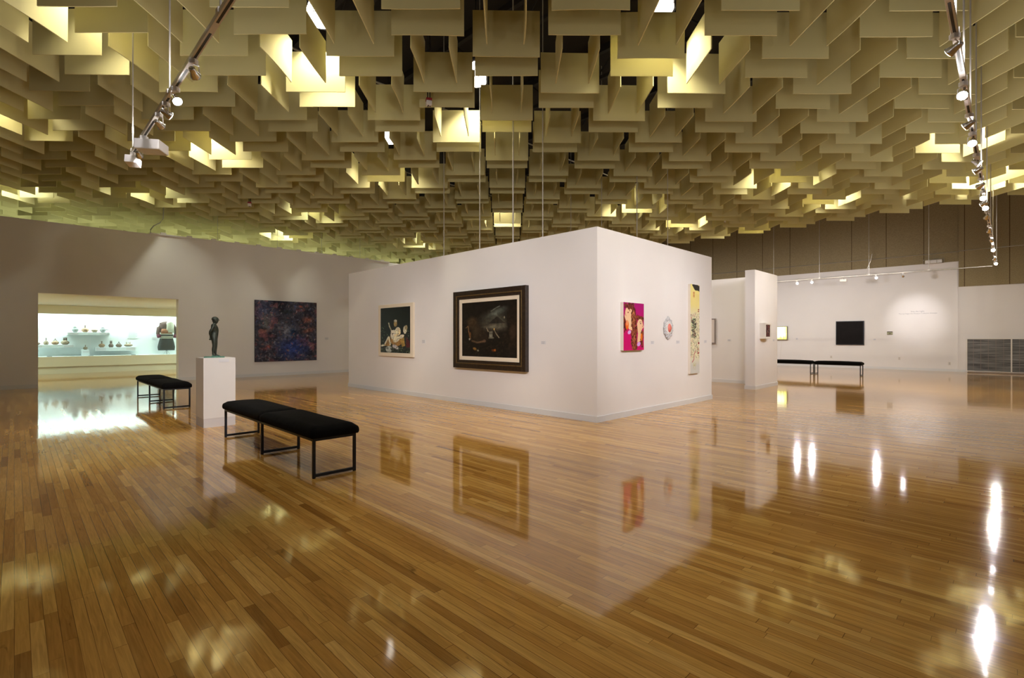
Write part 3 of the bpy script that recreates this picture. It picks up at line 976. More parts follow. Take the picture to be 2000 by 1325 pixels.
# 3 magenta canvas with two heads
r3, w3, h3 = hang('pop_canvas', 'magenta canvas with two long-haired women in profile, on the short right face', 'painting', 'a', BOX[0], 0.06,
                  (1217.7, 589.8, 685), (1257.5, 594, 684))
MB().box(-w3 / 2, w3 / 2, 0.0, 0.06, 0, h3).build('stretcher', M['canvas_edge'], r3)
im = Img(110, 165, (0.80, 0.05, 0.42))
im.put(np.clip((im.y - 0.45) * 1.6, 0, 1), (0.62, 0.05, 0.45))
sk, hr = (0.93, 0.78, 0.62), (0.40, 0.17, 0.10)


def curls(x0, y0, x1, y1, wd, n):
    for _ in range(n):
        t = rng.random(); x = x0 + (x1 - x0) * t + (rng.random() - .5) * wd; y = y0 + (y1 - y0) * t + (rng.random() - .5) * 0.06
        im.ell(x, y, 0.03 + 0.03 * rng.random(), 0.012 + 0.014 * rng.random(), [(0.30, 0.10, 0.07), (0.42, 0.19, 0.11), (0.55, 0.28, 0.16), (0.36, 0.12, 0.12)][rng.integers(4)], rng.random() * 3, 0.3)


curls(0.42, 0.86, 0.52, 0.58, 0.26, 110); curls(0.50, 0.60, 0.52, 0.04, 0.26, 210); curls(0.12, 0.92, 0.45, 0.95, 0.25, 50)
im.ell(0.24, 0.80, 0.17, 0.12, sk, 0.2, 0.08); im.poly([(0.08, 0.80), (0.38, 0.76), (0.42, 0.42), (0.26, 0.44), (0.05, 0.70)], sk)
im.ell(0.30, 0.83, 0.03, 0.011, (0.25, 0.12, 0.1), 0, 0.4); im.ell(0.22, 0.79, 0.035, 0.016, (0.55, 0.15, 0.15), 0, 0.4)
im.ell(0.40, 0.63, 0.05, 0.05, sk, 0, 0.1)
curls(0.12, 0.92, 0.52, 0.88, 0.14, 60); curls(0.02, 0.66, 0.10, 0.42, 0.12, 40); curls(0.45, 0.78, 0.46, 0.50, 0.16, 70)
im.ell(0.17, 0.53, 0.09, 0.11, (0.90, 0.42, 0.10), 0, 0.3); im.ell(0.17, 0.57, 0.04, 0.07, (0.93, 0.66, 0.5), 0, 0.4)
im.ell(0.28, 0.38, 0.09, 0.045, (0.84, 0.66, 0.90), 0.2, 0.2)
curls(0.60, 0.70, 0.95, 0.66, 0.16, 90)
im.ell(0.80, 0.56, 0.14, 0.11, sk, 0.1, 0.08); im.poly([(0.64, 0.58), (0.92, 0.50), (0.82, 0.20), (0.66, 0.16), (0.70, 0.36)], sk)
im.stroke([(0.92, 0.58), (0.97, 0.50), (0.91, 0.47)], 0.02, sk)
im.ell(0.83, 0.57, 0.04, 0.013, (0.30, 0.2, 0.2), 0, 0.4); im.stroke([(0.77, 0.60), (0.87, 0.61)], 0.006, (0.35, 0.15, 0.1))
curls(0.92, 0.40, 0.88, 0.08, 0.10, 60)
im.ell(0.88, 0.28, 0.06, 0.10, (0.90, 0.45, 0.12), 0, 0.3)
im.ell(0.74, 0.13, 0.10, 0.05, (0.84, 0.66, 0.90), 0.2, 0.2)
curls(0.50, 0.35, 0.52, 0.02, 0.20, 80)
for _ in range(70):       # gold contour lines through the hair
    t_ = rng.random(); x, y = (0.42 + 0.14 * rng.random(), 0.85 - 0.8 * t_)
    im.stroke([(x, y), (x + 0.06 * (rng.random() - .5), y - 0.02), (x + 0.08 * (rng.random() - .5), y - 0.045)], 0.006, (0.82, 0.55, 0.36), 0.8)
for pts in ([(0.08, 0.84), (0.07, 0.78), (0.12, 0.72)], [(0.38, 0.76), (0.42, 0.60), (0.40, 0.44)], [(0.64, 0.58), (0.68, 0.40), (0.66, 0.18)], [(0.93, 0.60), (0.97, 0.52)]):
    im.stroke(pts, 0.006, (0.55, 0.32, 0.15), 0.9)
picture(im, w3 * 0.998, h3 * 0.998, r3, z0=h3 * 0.001)

# 4 porcelain oval ornament
p0 = on_a(1303.5, 641, BOX[0])
orn = thing('oval_relief', 'small ornate white oval relief with a coral centre between two canvases', 'wall relief', p0, R(45))
ow, oh = 0.245 * 1.0, 0.0
pl, pr = on_a(1295, 641, BOX[0]), on_a(1312, 641, BOX[0])
ow = (Vector((pl.x, pl.y)) - Vector((pr.x, pr.y))).length / 2
oh = (on_a(1303, 621, BOX[0]).z - on_a(1303, 661, BOX[0]).z) / 2
Mx = Matrix.Rotation(R(90), 4, 'X')
MB().lathe([(1.0, 0.0), (1.0, 0.015), (0.85, 0.035), (0.6, 0.04), (0.45, 0.03)], 32, sx=ow * 0.86, sy=oh * 0.80, M4=Mx).build('plaque', M['mirror_white'], orn, smooth=True)
q = MB()
for k_ in range(44):
    an = 2 * math.pi * k_ / 22
    rr = (1.0 + 0.12 * (k_ % 2)) * (1.0 if k_ < 22 else 0.70)
    q.lathe([(0.001, -0.012), (0.022, -0.006), (0.03, 0.006), (0.018, 0.02), (0.001, 0.026)], 8, c=(ow * 0.82 * rr * math.cos(an), oh * 0.80 * rr * math.sin(an), 0.015), M4=Mx)
for zz in (-1, 1):
    q.lathe([(0.001, -0.012), (0.045, 0.0), (0.03, 0.02), (0.001, 0.03)], 10, c=(0, zz * oh * 0.93, 0.012), M4=Mx)
q.build('scrollwork', mat('grey_lace_glaze', (0.50, 0.50, 0.52), 0.35), orn, smooth=True)
MB().lathe([(1.0, 0.0), (0.9, 0.02), (0.4, 0.045), (0.01, 0.05)], 24, sx=ow * 0.36, sy=oh * 0.46, M4=Matrix.Translation((0.02, -0.02, 0.0)) @ Mx).build('centre', M['coral'], orn, smooth=True)

# 5 tall narrow panel
r5, w5, h5 = hang('tall_canvas', 'very tall narrow canvas, yellow above and cream below with tiger-like stripes', 'painting', 'a', BOX[0], 0.05,
                  (1348.5, 555.5, 730.5), (1366, 556.5, 729))
MB().box(-w5 / 2, w5 / 2, 0.0, 0.05, 0, h5).build('stretcher', M['canvas_edge'], r5)
im = Img(60, 330, (0.90, 0.88, 0.74))
im.put(np.clip((im.y - 0.66) * 9, 0, 1), (0.93, 0.87, 0.56))
im.put(np.clip((0.20 - im.y) * 9, 0, 1), (0.80, 0.80, 0.78))
for x, y in ((0.25, 0.95), (0.5, 0.97), (0.62, 0.955), (0.85, 0.96), (0.95, 0.94), (0.7, 0.98), (0.4, 0.985), (1.0, 0.97)):
    im.ell(x, y, 0.22, 0.022, (0.16, 0.15, 0.12), 0, 0.05)
im.poly([(0, 0.935), (0, 1), (0.12, 0.995), (0.3, 0.97), (0.45, 0.94), (0.3, 0.92)], (0.93, 0.88, 0.55))
im.ell(0.8, 0.915, 0.22, 0.02, (0.95, 0.90, 0.55), 0, 0.1)
for i_ in range(7):
    im.rect(0.28, 0.46, 0.850 + i_ * 0.010, 0.856 + i_ * 0.010, (0.78, 0.42, 0.16))
im.ell(0.35, 0.55, 0.30, 0.09, (0.78, 0.82, 0.66), 0, 0.3)
for _ in range(60):
    y = 0.40 + rng.random() * 0.22; x = 0.1 + rng.random() * 0.4
    im.stroke([(x, y), (x + 0.10, y - 0.006), (x + 0.16, y + 0.004)], 0.018, (0.20, 0.24, 0.18))
for _ in range(340):
    x, y = rng.random(), 0.17 + rng.random() * 0.5
    im.stroke([(x, y), (x + 0.12 * (rng.random() - .5), y + 0.02 * rng.random())], 0.012,
              [(0.45, 0.45, 0.38), (0.75, 0.35, 0.35), (0.60, 0.62, 0.45), (0.35, 0.35, 0.35)][rng.integers(4)], 0.8)
for x, y in ((0.9, 0.72), (0.88, 0.70), (0.92, 0.345), (0.9, 0.335), (0.85, 0.225), (0.9, 0.23)):
    im.ell(x, y, 0.09, 0.008, (0.55, 0.10, 0.14), 0, 0.4)
im.stroke([(0.55, 0.25), (0.42, 0.22), (0.38, 0.16), (0.2, 0.13)], 0.03, (0.70, 0.35, 0.38))
im.ell(0.78, 0.27, 0.06, 0.015, (0.15, 0.15, 0.13), 0.8, 0.3)
im.ell(0.12, 0.625, 0.10, 0.006, (0.12, 0.1, 0.08), 0.5, 0.3)
for _ in range(22):
    im.ell(0.2 + 0.4 * rng.random(), 0.05 + 0.07 * rng.random(), 0.05, 0.003, (0.72, 0.70, 0.30), rng.random(), 0.4)
picture(im, w5 * 0.998, h5 * 0.998, r5, z0=0.001)

# 6 big dark tapestry-like painting on the left wall
r6, w6, h6 = hang('large_canvas', 'large square dark blue and rust red mottled canvas on the left wall', 'painting', 'a', A_L, 0.05,
                  (498, 586, 707), (618.5, 591.7, 704))
MB().box(-w6 / 2, w6 / 2, 0.0, 0.05, 0, h6).build('stretcher', M['black_canvas'], r6)
im = Img(170, 170, (0.20, 0.19, 0.21))
n1 = im.noise(rng, 7, 7); n2 = im.noise(rng, 12, 14); n3 = im.noise(rng, 30, 30)
im.put(np.clip((n1 - 0.5) * 3, 0, 0.8), (0.12, 0.12, 0.14))
im.put(np.clip((n2 - 0.62) * 4, 0, 0.75) * (np.abs(im.x - 0.5) > 0.15), (0.42, 0.25, 0.25))
im.ell(0.60, 0.22, 0.34, 0.28, (0.16, 0.21, 0.40), 0, 0.8, 0.9)
im.ell(0.15, 0.80, 0.25, 0.25, (0.20, 0.21, 0.30), 0, 0.8, 0.8)
im.ell(0.50, 0.52, 0.20, 0.22, (0.42, 0.42, 0.45), 0, 0.8, 0.6)
im.ell(0.17, 0.66, 0.12, 0.22, (0.42, 0.42, 0.38), 0, 0.9, 0.6)
im.ell(0.85, 0.70, 0.13, 0.08, (0.55, 0.30, 0.22), 0, 0.9, 0.7)
im.ell(0.86, 0.52, 0.14, 0.05, (0.55, 0.30, 0.22), 0.3, 0.9, 0.8)
im.ell(0.13, 0.50, 0.10, 0.05, (0.52, 0.33, 0.28), 0.0, 0.9, 0.8)
im.ell(0.26, 0.42, 0.08, 0.04, (0.50, 0.30, 0.30), 0.0, 0.9, 0.8)
im.ell(0.21, 0.24, 0.07, 0.05, (0.55, 0.28, 0.24), 0.0, 0.9, 0.8)
im.ell(0.50, 0.82, 0.13, 0.05, (0.14, 0.16, 0.16), 0.0, 0.6, 0.9)
im.ell(0.60, 0.48, 0.09, 0.09, (0.10, 0.15, 0.22), 0.0, 0.6, 0.9)
im.ell(0.72, 0.92, 0.05, 0.03, (0.62, 0.30, 0.22), 0.0, 0.9, 0.9)
for _ in range(420):
    x, y = rng.random(), rng.random()
    c = [(0.46, 0.45, 0.46), (0.50, 0.30, 0.26), (0.20, 0.24, 0.36), (0.10, 0.10, 0.12), (0.38, 0.36, 0.30)][rng.integers(5)]
    im.stroke([(x, y), (x + 0.05 * (rng.random() - .5), y + 0.06 * (rng.random() - .5))], 0.006 + 0.004 * rng.random(), c, 0.35 + 0.3 * rng.random())
im.mod(n3, 0.25); im.mod(im.noise(rng, 84, 84), 0.22)
im.a = np.clip(im.a * 1.15 + np.array([0.03, 0.04, 0.07]), 0, 1)
picture(im, w6 * 0.998, h6 * 0.998, r6, z0=0.001)

# 7 white framed print behind the block
r7, w7, h7 = hang('framed_sheet', 'pale sheet in a thin grey frame, half hidden behind the white block', 'picture', 'b', lb1 - 0.20, 0.05,
                  (1368, 623, 672), (1397.2, 622.6, 671.3))
MB().box(-w7 / 2, w7 / 2, 0.012, 0.05, 0, h7).build('backing', M['white_frame'], r7)
frame_ring(r7, 'frame', w7, h7, 0.035, 0.0, 0.05, M['greyframe'])
im = Img(40, 50, (0.86, 0.82, 0.79))
im.ell(0.72, 0.55, 0.05, 0.05, (0.6, 0.42, 0.42), 0, 0.4); im.ell(0.74, 0.45, 0.05, 0.03, (0.35, 0.33, 0.33), 0, 0.4); im.ell(0.7, 0.70, 0.05, 0.05, (0.75, 0.55, 0.55), 0, 0.4)
picture(im, w7 - 0.09, h7 - 0.09, r7, z0=0.045, y=0.010)

# 8 small thick white-framed picture on the partition
r8, w8, h8 = hang('small_framed_picture', 'small dark red picture in a deep white frame on the narrow partition', 'picture', 'a', la, 0.14,
                  (1495, 630.5, 662.5), (1507, 631.5, 661.5))
frame_ring(r8, 'frame', w8, h8, w8 * 0.10, 0.0, 0.14, M['white_frame'])
MB().box(-w8 * 0.4, w8 * 0.4, 0.02, 0.10, w8 * 0.1, h8 - w8 * 0.1).build('mat_board', M['white_frame'], r8)
im = Img(40, 60, (0.16, 0.05, 0.06))
for _ in range(150):
    im.ell(rng.random(), rng.random(), 0.07, 0.035, [(0.5, 0.1, 0.1), (0.08, 0.08, 0.06), (0.5, 0.35, 0.3), (0.7, 0.6, 0.55), (0.3, 0.2, 0.08)][rng.integers(5)], rng.random() * 3, 0.5)
picture(im, w8 * 0.72, h8 * 0.74, r8, z0=h8 * 0.13, y=0.018)

# 9 lightbox
r9, w9, h9 = hang('light_box', 'glowing yellow-white light box picture beside the end of the partition', 'light box', 'b', B_R, 0.12,
                  (1508, 638.2, 663.8), (1537.5, 637.5, 664.4))
MB().box(-w9 / 2, w9 / 2, 0.0, 0.12, 0, h9).build('housing', mat('lightbox_housing', (0.35, 0.34, 0.24), 0.5), r9, bevel=0.004)
im = Img(90, 80, (1.0, 1.0, 0.80))
im.put(np.clip((np.abs(im.x - 0.5) - 0.25) * 3, 0, 0.8), (0.88, 0.90, 0.35))
im.put(np.clip((0.3 - im.y) * 3, 0, 0.8), (0.85, 0.86, 0.30))
for _ in range(26):
    x = rng.random()
    im.stroke([(x, 0.0), (x + 0.02 * (rng.random() - .5), 0.05 + 0.28 * rng.random())], 0.007, (0.45, 0.50, 0.15), 0.8)
for _ in range(8):
    x = 0.5 + rng.random() * 0.5
    im.stroke([(x, 1.0), (x, 0.5)], 0.005, (0.75, 0.78, 0.35), 0.6)
picture(im, w9 - 0.06, h9 - 0.06, r9, z0=0.03, y=-0.002, material=M['backlit'])
cordp = on_b(1530, 666, B_R)
q = MB(); q.path([(0.05, 0.105, 0.0), (0.06, 0.11, -0.25), (0.02, 0.11, -0.6), (-0.02, 0.11, -0.95), (0.01, 0.11, -1.1)], 0.006)
q.build('power_cord', M['white_plastic'], r9)

# 10 black square
r10, w10, h10 = hang('black_canvas', 'plain near-black rectangular canvas on the far white wall', 'painting', 'b', B_R, 0.06,
                     (1632.5, 628, 673.3), (1687.5, 627, 674.6))
MB().box(-w10 / 2, w10 / 2, 0.0, 0.06, 0, h10).build('canvas', M['black_canvas'], r10, bevel=0.004)
frame_ring(r10, 'frame', w10, h10, 0.03, -0.008, 0.02, M['black_steel'])

# 11 tiny frame
r11, w11, h11 = hang('tiny_picture', 'tiny landscape-format picture right of the black canvas', 'picture', 'b', B_R, 0.03,
                     (1732.5, 648, 654), (1743.5, 647.7, 654))
MB().box(-w11 / 2, w11 / 2, 0.0, 0.03, 0, h11).build('frame', M['white_frame'], r11)
im = Img(30, 18, (0.62, 0.62, 0.50)); im.rect(0, 1, 0.78, 1, (0.25, 0.2, 0.14)); im.rect(0, 1, 0.0, 0.12, (0.35, 0.3, 0.2)); im.ell(0.5, 0.35, 0.25, 0.15, (0.35, 0.35, 0.28), 0, 0.4)
picture(im, w11, h11, r11, material=M['photo'])


# wall labels
def wall_label(plane, D, px, py, wpx, hpx, where, m=None):
    f = on_b if plane == 'b' else on_a
    p = f(px, py, D)
    p2 = f(px + wpx, py, D)
    wv = (Vector((p2.x, p2.y)) - Vector((p.x, p.y))).length
    hv = hpx / F * p.y
    t = thing('wall_label', where, 'label', p - Vector((0, 0, hv / 2)), R(-45) if plane == 'b' else R(45), 'small wall labels beside the works')
    cd = MB().box(-wv / 2, wv / 2, -0.006, 0, 0, hv).build('card', M['label'], t)
    q = MB()
    for i in range(4):
        z = hv * (0.82 - 0.2 * i)
        q.box(-wv * 0.4, wv * (0.38 - 0.12 * (i % 2)), -0.0068, -0.006, z - hv * 0.03, z + hv * 0.03)
    q.build('print', M['ink'], cd)


wall_label('b', BOX[2], 828, 667.5, 7, 7, 'small pale label card right of the black and cream figure picture')
wall_label('b', BOX[2], 1061.5, 669.7, 9, 6.5, 'small pale label card right of the heavy-framed dark landscape')
wall_label('a', BOX[0], 1274, 669.4, 6.5, 6.5, 'small pale label card right of the magenta canvas')
wall_label('a', BOX[0], 1324, 668.5, 6.5, 6, 'small pale label card right of the white oval relief')
wall_label('a', BOX[0], 1377.5, 667.5, 5, 5.5, 'small pale label card right of the tall narrow canvas')
wall_label('a', A_L, 638, 661.7, 8, 5, 'small white label card right of the large dark blue canvas')
wall_label('b', lb1 - 0.20, 1424.5, 665, 7, 4, 'small pale label card between the grey-framed sheet and the partition end')
wall_label('a', la, 1511, 665, 3, 4, 'tiny label card under the small deep-framed picture')
wall_label('b', B_R, 1556.5, 662.3, 4.5, 3.5, 'small label card right of the glowing light box')
wall_label('b', B_R, 1708.5, 663.5, 5, 3, 'small label card between the black canvas and the tiny picture')

# outlets
for px, py, lab in ((1623.5, 697.5, 'small wall outlet below the black canvas, left of its edge'), (1756.5, 700.5, 'small wall outlet under the wall lettering'),
                    (1854.5, 710.5, 'square wall outlet near the corner of the far right wall')):
    p = on_b(px, py, B_R)
    t = thing('wall_outlet', lab, 'outlet', p, R(-45), 'outlets on the far wall')
    pl_ = MB().box(-0.04, 0.04, -0.007, 0, -0.06, 0.06).build('plate', M['plate'], t, bevel=0.002)
    q = MB()
    for zz in (-0.025, 0.025): q.box(-0.014, 0.014, -0.009, -0.007, zz - 0.013, zz + 0.013)
    q.build('sockets', M['ink'], pl_)


# wall lettering
def lettering(text, label, px, py, size, wpx):
    cu = bpy.data.curves.new('lettering', 'FONT'); cu.body = text; cu.size = size; cu.align_x = 'CENTER'; cu.align_y = 'CENTER'; cu.extrude = 0.002
    tmp = bpy.data.objects.new('lettering_tmp', cu); C.objects.link(tmp)
    dg = bpy.context.evaluated_depsgraph_get()
    me = bpy.data.meshes.new_from_object(tmp.evaluated_get(dg))
    bpy.data.objects.remove(tmp)
    xs = [v.co.x for v in me.vertices]
    p = on_b(px, py, B_R - 0.003)
    want = (on_b(px + wpx / 2, py, B_R) - on_b(px - wpx / 2, py, B_R)); want = Vector((want.x, want.y)).length
    s = want / (max(xs) - min(xs))
    me.transform(Matrix.Scale(s, 4))
    me.materials.clear(); me.materials.append(M['ink'])
    o = bpy.data.objects.new('wall_lettering', me); C.objects.link(o)
    o.location = p; o.rotation_euler = (R(90), 0, R(-45))
    tag(o, label, 'lettering')


lettering('Into the Light', 'short grey title line of the exhibition lettering in the pool of light', 1792, 608.5, 0.3, 26)
lettering('The Las Vegas Art Museum Collection Emerges', 'long thin second line of lettering under the exhibition title', 1792, 612.6, 0.3, 75)

# low grey screen on the far right wall
p = on_b(1887, 700, B_W - 0.03)
sa = a_of(p)
sc_ = thing('panelled_screen', 'long low grey streaked screen in a thin white frame at the right', 'screen', AB(sa, B_W - 0.045, 0.0), R(-45))
SW, SH = 4.4, 1.30
MB().box(0.03, SW, 0.0, 0.04, 0.06, SH - 0.03).build('panels', M['screen'], sc_)
q = MB()
q.box(0, SW, -0.02, 0.045, SH - 0.035, SH); q.box(0, SW, -0.02, 0.045, 0.04, 0.07); q.box(0, 0.035, -0.02, 0.045, 0.0, SH)
q.build('frame', M['white_frame'], sc_)
d_div = (a_of(on_b(1887, 700, B_W)) - a_of(on_b(1975.5, 700, B_W)))
for x in (d_div, d_div * 2):
    MB().box(x - 0.02, x + 0.02, -0.02, 0.0, 0.07, SH - 0.035).build('mullion', M['white_frame'], sc_)
q = MB(); x = 0.0
while x < SW - 0.25:
    x += d_div / 6
    if abs(x - d_div) > 0.05: q.box(x - 0.006, x + 0.006, -0.006, 0.0, 0.07, SH - 0.035)
q.build('ribs', M['greyframe'], sc_)
mb = MB(); wall_b_box(mb, sa + 0.01, A_STEP + 0.012, B_W - 0.014, B_W, 0, 0.10)
struct(build_wb(mb, 'baseboard_far_right', M['base']))


# conduits on the brown wall
def run_on_wall(z, a_from, a_to, b, r, m, name, label):
    q = MB().tube((-a_from, b, z), (-a_to, b, z), r)
    o = q.build(name, m); o.rotation_euler = (0, 0, WR)
    tag(o, label, 'conduit')


run_on_wall(4.65, A_STEP + 0.01, 17.5, B_R - 0.02, 0.014, M['conduit'], 'wall_conduit', 'thin pale conduit across the brown wall above the black canvas')
run_on_wall(4.65, A_MIN + 0.1, A_STEP, B_W - 0.05, 0.014, M['conduit'], 'wall_conduit', 'thin pale conduit across the brown wall above the grey screen')

# emergency fitting at the top of the white wall
p = on_b(1824, 515, B_R)
t = thing('emergency_light', 'clear caged emergency light at the top of the far white wall', 'light', p, R(-45))
MB().box(-0.26, 0.26, -0.16, -0.02, 0.0, 0.13).build('housing', M['white_plastic'], t, bevel=0.015)
q = MB()
for z in (-0.02, 0.15):
    q.tube((-0.31, -0.18, z), (0.31, -0.18, z), 0.008)
for x in (-0.31, -0.1, 0.1, 0.31): q.tube((x, -0.18, -0.02), (x, -0.18, 0.15), 0.006); q.tube((x, -0.18, 0.15), (x, 0.0, 0.15), 0.006)
q.build('wire_guard', M['conduit'], t)


# ------------------------------------------------------------------ benches
def cushion(parent, x0, x1, y0, y1, z0, z1, crown, seed):
    rg = np.random.default_rng(seed)
    q = bmesh.new(); nx, ny = 26, 12
    ph = rg.random(6) * 6

    def top(u, v):
        e = min(1.0, min(u, 1 - u) * (x1 - x0) / 0.05); f = min(1.0, min(v, 1 - v) * (y1 - y0) / 0.045)
        round_ = (1 - (1 - e) ** 2.2) ** 0.5 * (1 - (1 - f) ** 2.2) ** 0.5
        cr = crown * (1 - (2 * u - 1) ** 4) * (1 - (2 * v - 1) ** 2)
        wr = 0.003 * math.sin(7 * u + ph[0]) * math.sin(5 * v + ph[1])
        return z1 - 0.030 * (1 - round_) + cr + wr * round_
    g = {}
    for i in range(nx + 1):
        for j in range(ny + 1):
            u, v = i / nx, j / ny
            g[i, j] = q.verts.new((x0 + u * (x1 - x0), y0 + v * (y1 - y0), top(u, v)))
    for i in range(nx):
        for j in range(ny): q.faces.new((g[i, j], g[i + 1, j], g[i + 1, j + 1], g[i, j + 1]))
    loop = [(i, 0) for i in range(nx + 1)] + [(nx, j) for j in range(1, ny + 1)] + [(i, ny) for i in range(nx - 1, -1, -1)] + [(0, j) for j in range(ny - 1, 0, -1)]
    prev = [g[k] for k in loop]
    for fz, out in ((0.78, 0.006), (0.5, 0.009), (0.2, 0.007), (0.0, 0.0)):
        cur = []
        for (i, j), v in zip(loop, [g[k] for k in loop]):
            ox = (-out if i == 0 else out if i == nx else 0); oy = (-out if j == 0 else out if j == ny else 0)
            cur.append(q.verts.new((v.co.x + ox, v.co.y + oy, z0 + (v.co.z - z0) * fz)))
        n = len(loop)
        for k_ in range(n): q.faces.new((prev[k_], cur[k_], cur[(k_ + 1) % n], prev[(k_ + 1) % n]))
        prev = cur
    q.faces.new(prev)
    bmesh.ops.recalc_face_normals(q, faces=q.faces)
    me = bpy.data.meshes.new('cushion'); q.to_mesh(me); q.free()
    for p_ in me.polygons: p_.use_smooth = True
    me.materials.append(M['velvet'])
    o = bpy.data.objects.new('cushion', me); C.objects.link(o); o.parent = parent
    return o


def bench(loc, length, ncush, label):
    """local x along the bench (towards +a), local y across (towards +b)"""
    t = thing('bench', label, 'bench', loc, R(135), 'black velvet gallery benches')
    D = 0.433; s_ = 0.026; HZ = 0.375
    # rotation 135: local x=+a, local y=-b  -> use negative y for depth
    n = ncush + 1
    for i in range(n):
        x = i * (length - s_) / (n - 1)
        q = MB()
        q.box(x, x + s_, -s_, 0, 0, HZ); q.box(x, x + s_, -D, -D + s_, 0, HZ)
        q.box(x, x + s_, -D + s_, -s_, 0.012, 0.012 + s_); q.box(x, x + s_, -D + s_, -s_, HZ - s_, HZ)
        q.build('leg_frame', M['black_steel'], t, bevel=0.002)
    q = MB()
    for i in range(n - 1):
        x0 = i * (length - s_) / (n - 1) + s_; x1 = (i + 1) * (length - s_) / (n - 1)
        q.box(x0, x1, -s_, 0, HZ - s_, HZ); q.box(x0, x1, -D, -D + s_, HZ - s_, HZ)
    q.build('side_rails', M['black_steel'], t, bevel=0.002)
    for i in range(ncush):
        x0 = i * length / ncush; x1 = (i + 1) * length / ncush
        cushion(t, x0 + (-0.015 if i == 0 else 0.004), x1 + (0.015 if i == ncush - 1 else -0.004), -D - 0.012, 0.012, HZ + 0.001, HZ + 0.100, 0.018, 5 + i)
    return t


pA = at_z(611.4, 936.4, 0); pA.z = 0
bench(pA, 2.77, 2, 'nearest two-cushion black velvet bench, in front of the white pedestal')
pN = Vector((-6.42, 9.16, 0))
bench(pN, 2.77, 2, 'two-cushion black velvet bench left of the pedestal before the lit opening')
pB = at_z(1681, 735.3, 0); pB.z = 0
bench(pB, 1.40, 1, 'long black bench below the black canvas, nearer the far right corner')
pB2 = pB + (AB(1, 0) * 1.51)
bench(pB2, 1.40, 1, 'long black bench partly hidden behind the end of the partition')

# ------------------------------------------------------------------ pedestal and bronze
pc_ = AB(0, 0); P = Vector((-4.495, 7.25, 0))
SD = 0.425
ped = thing('pedestal', 'tall white square pedestal under the bronze figure', 'pedestal', P, HALL)
# local x=b, y=a ; front corner at origin
MB().box(0, SD, 0, SD, 0.13, 1.02).build('shaft', M['plinth'], ped, bevel=0.002)
MB().box(0.002, SD - 0.002, 0.002, SD - 0.002, 0.0, 0.13).build('kick_band', M['plinth_kick'], ped)
q = MB(); q.box(0.20, 0.335, -0.004, 0.0, 0.955, 1.0)
q.build('caption_card', M['label'], ped)

sp = P + AB(SD * 0.5, SD * 0.5, 1.02) + Vector((-0.02, 0, 0))
st = thing('bronze_statue', 'dark bronze standing boy with hands behind his back on a green base', 'statue', sp, R(30))
MB().box(-0.135, 0.135, -0.10, 0.10, 0.0, 0.016).build('base_plate', M['patina'], st, bevel=0.004)

Hs = 0.60; z_f = 0.016
V = []; E = []; RAD = []


def node(x, y, z, r, par=None, ry=None):
    V.append((x * Hs, y * Hs, z * Hs + z_f)); RAD.append((r * Hs * 1.14, (ry or r) * Hs * 1.14))
    if par is not None: E.append((par, len(V) - 1))
    return len(V) - 1


pel = node(0, 0, 0.50, 0.062, None, 0.085)
wst = node(0.005, 0, 0.58, 0.058, pel, 0.075)
bel = node(0.012, 0, 0.66, 0.065, wst, 0.085)
chs = node(0.0, 0, 0.745, 0.070, bel, 0.10)
nck0 = node(-0.005, 0, 0.80, 0.045, chs, 0.06)
nck = node(0.010, 0, 0.838, 0.030, nck0)
hd0 = node(0.022, 0, 0.868, 0.048, nck, 0.046)
hd1 = node(0.020, 0, 0.915, 0.066, hd0, 0.058)
hd2 = node(0.010, 0, 0.955, 0.056, hd1, 0.052)
for sy in (-1, 1):
    sh_ = node(-0.012, sy * 0.10, 0.785, 0.038, chs)
    el0 = node(-0.045, sy * 0.125, 0.70, 0.030, sh_)
    el = node(-0.090, sy * 0.120, 0.625, 0.027, el0)
    fa = node(-0.095, sy * 0.075, 0.565, 0.023, el)
    wr = node(-0.085, sy * 0.035, 0.52, 0.017, fa)
    node(-0.080, sy * 0.012, 0.495 - 0.01 * sy, 0.018, wr)
    ox = 0.012 * sy
    hp = node(0.0 + ox * 0.5, sy * 0.050, 0.44, 0.060, pel)
    th = node(0.008 + ox, sy * 0.052, 0.34, 0.048, hp)
    kn = node(0.012 + ox * 1.3, sy * 0.052, 0.265, 0.036, th)
    cf = node(-0.002 + ox * 1.5, sy * 0.052, 0.185, 0.037, kn)
    sn = node(-0.002 + ox * 2, sy * 0.052, 0.10, 0.024, cf)
    an = node(-0.002 + ox * 2.2, sy * 0.052, 0.038, 0.022, sn)
    ft = node(0.040 + ox * 2.2, sy * 0.056, 0.020, 0.020, an, 0.026)
    node(0.082 + ox * 2.2, sy * 0.062, 0.012, 0.012, ft, 0.024)
me = bpy.data.meshes.new('body'); me.from_pydata(V, E, [])
bo = bpy.data.objects.new('body', me); C.objects.link(bo)
sk_ = bo.modifiers.new('skin', 'SKIN'); ss = bo.modifiers.new('sub', 'SUBSURF'); ss.levels = 2; ss.render_levels = 2
sk_.use_smooth_shade = True
if not me.skin_vertices:
    with bpy.context.temp_override(object=bo, active_object=bo): bpy.ops.mesh.customdata_skin_add()
for i, sv in enumerate(me.skin_vertices[0].data): sv.radius = RAD[i]; sv.use_root = (i == 0)
dg = bpy.context.evaluated_depsgraph_get()
bme = bpy.data.meshes.new_from_object(bo.evaluated_get(dg))
bpy.data.objects.remove(bo)
qb = bmesh.new(); qb.from_mesh(bme)
tmp = MB(); tmp.bm.free(); tmp.bm = qb
hx = lambda x, y, z: (x * Hs, y * Hs, z * Hs + z_f)
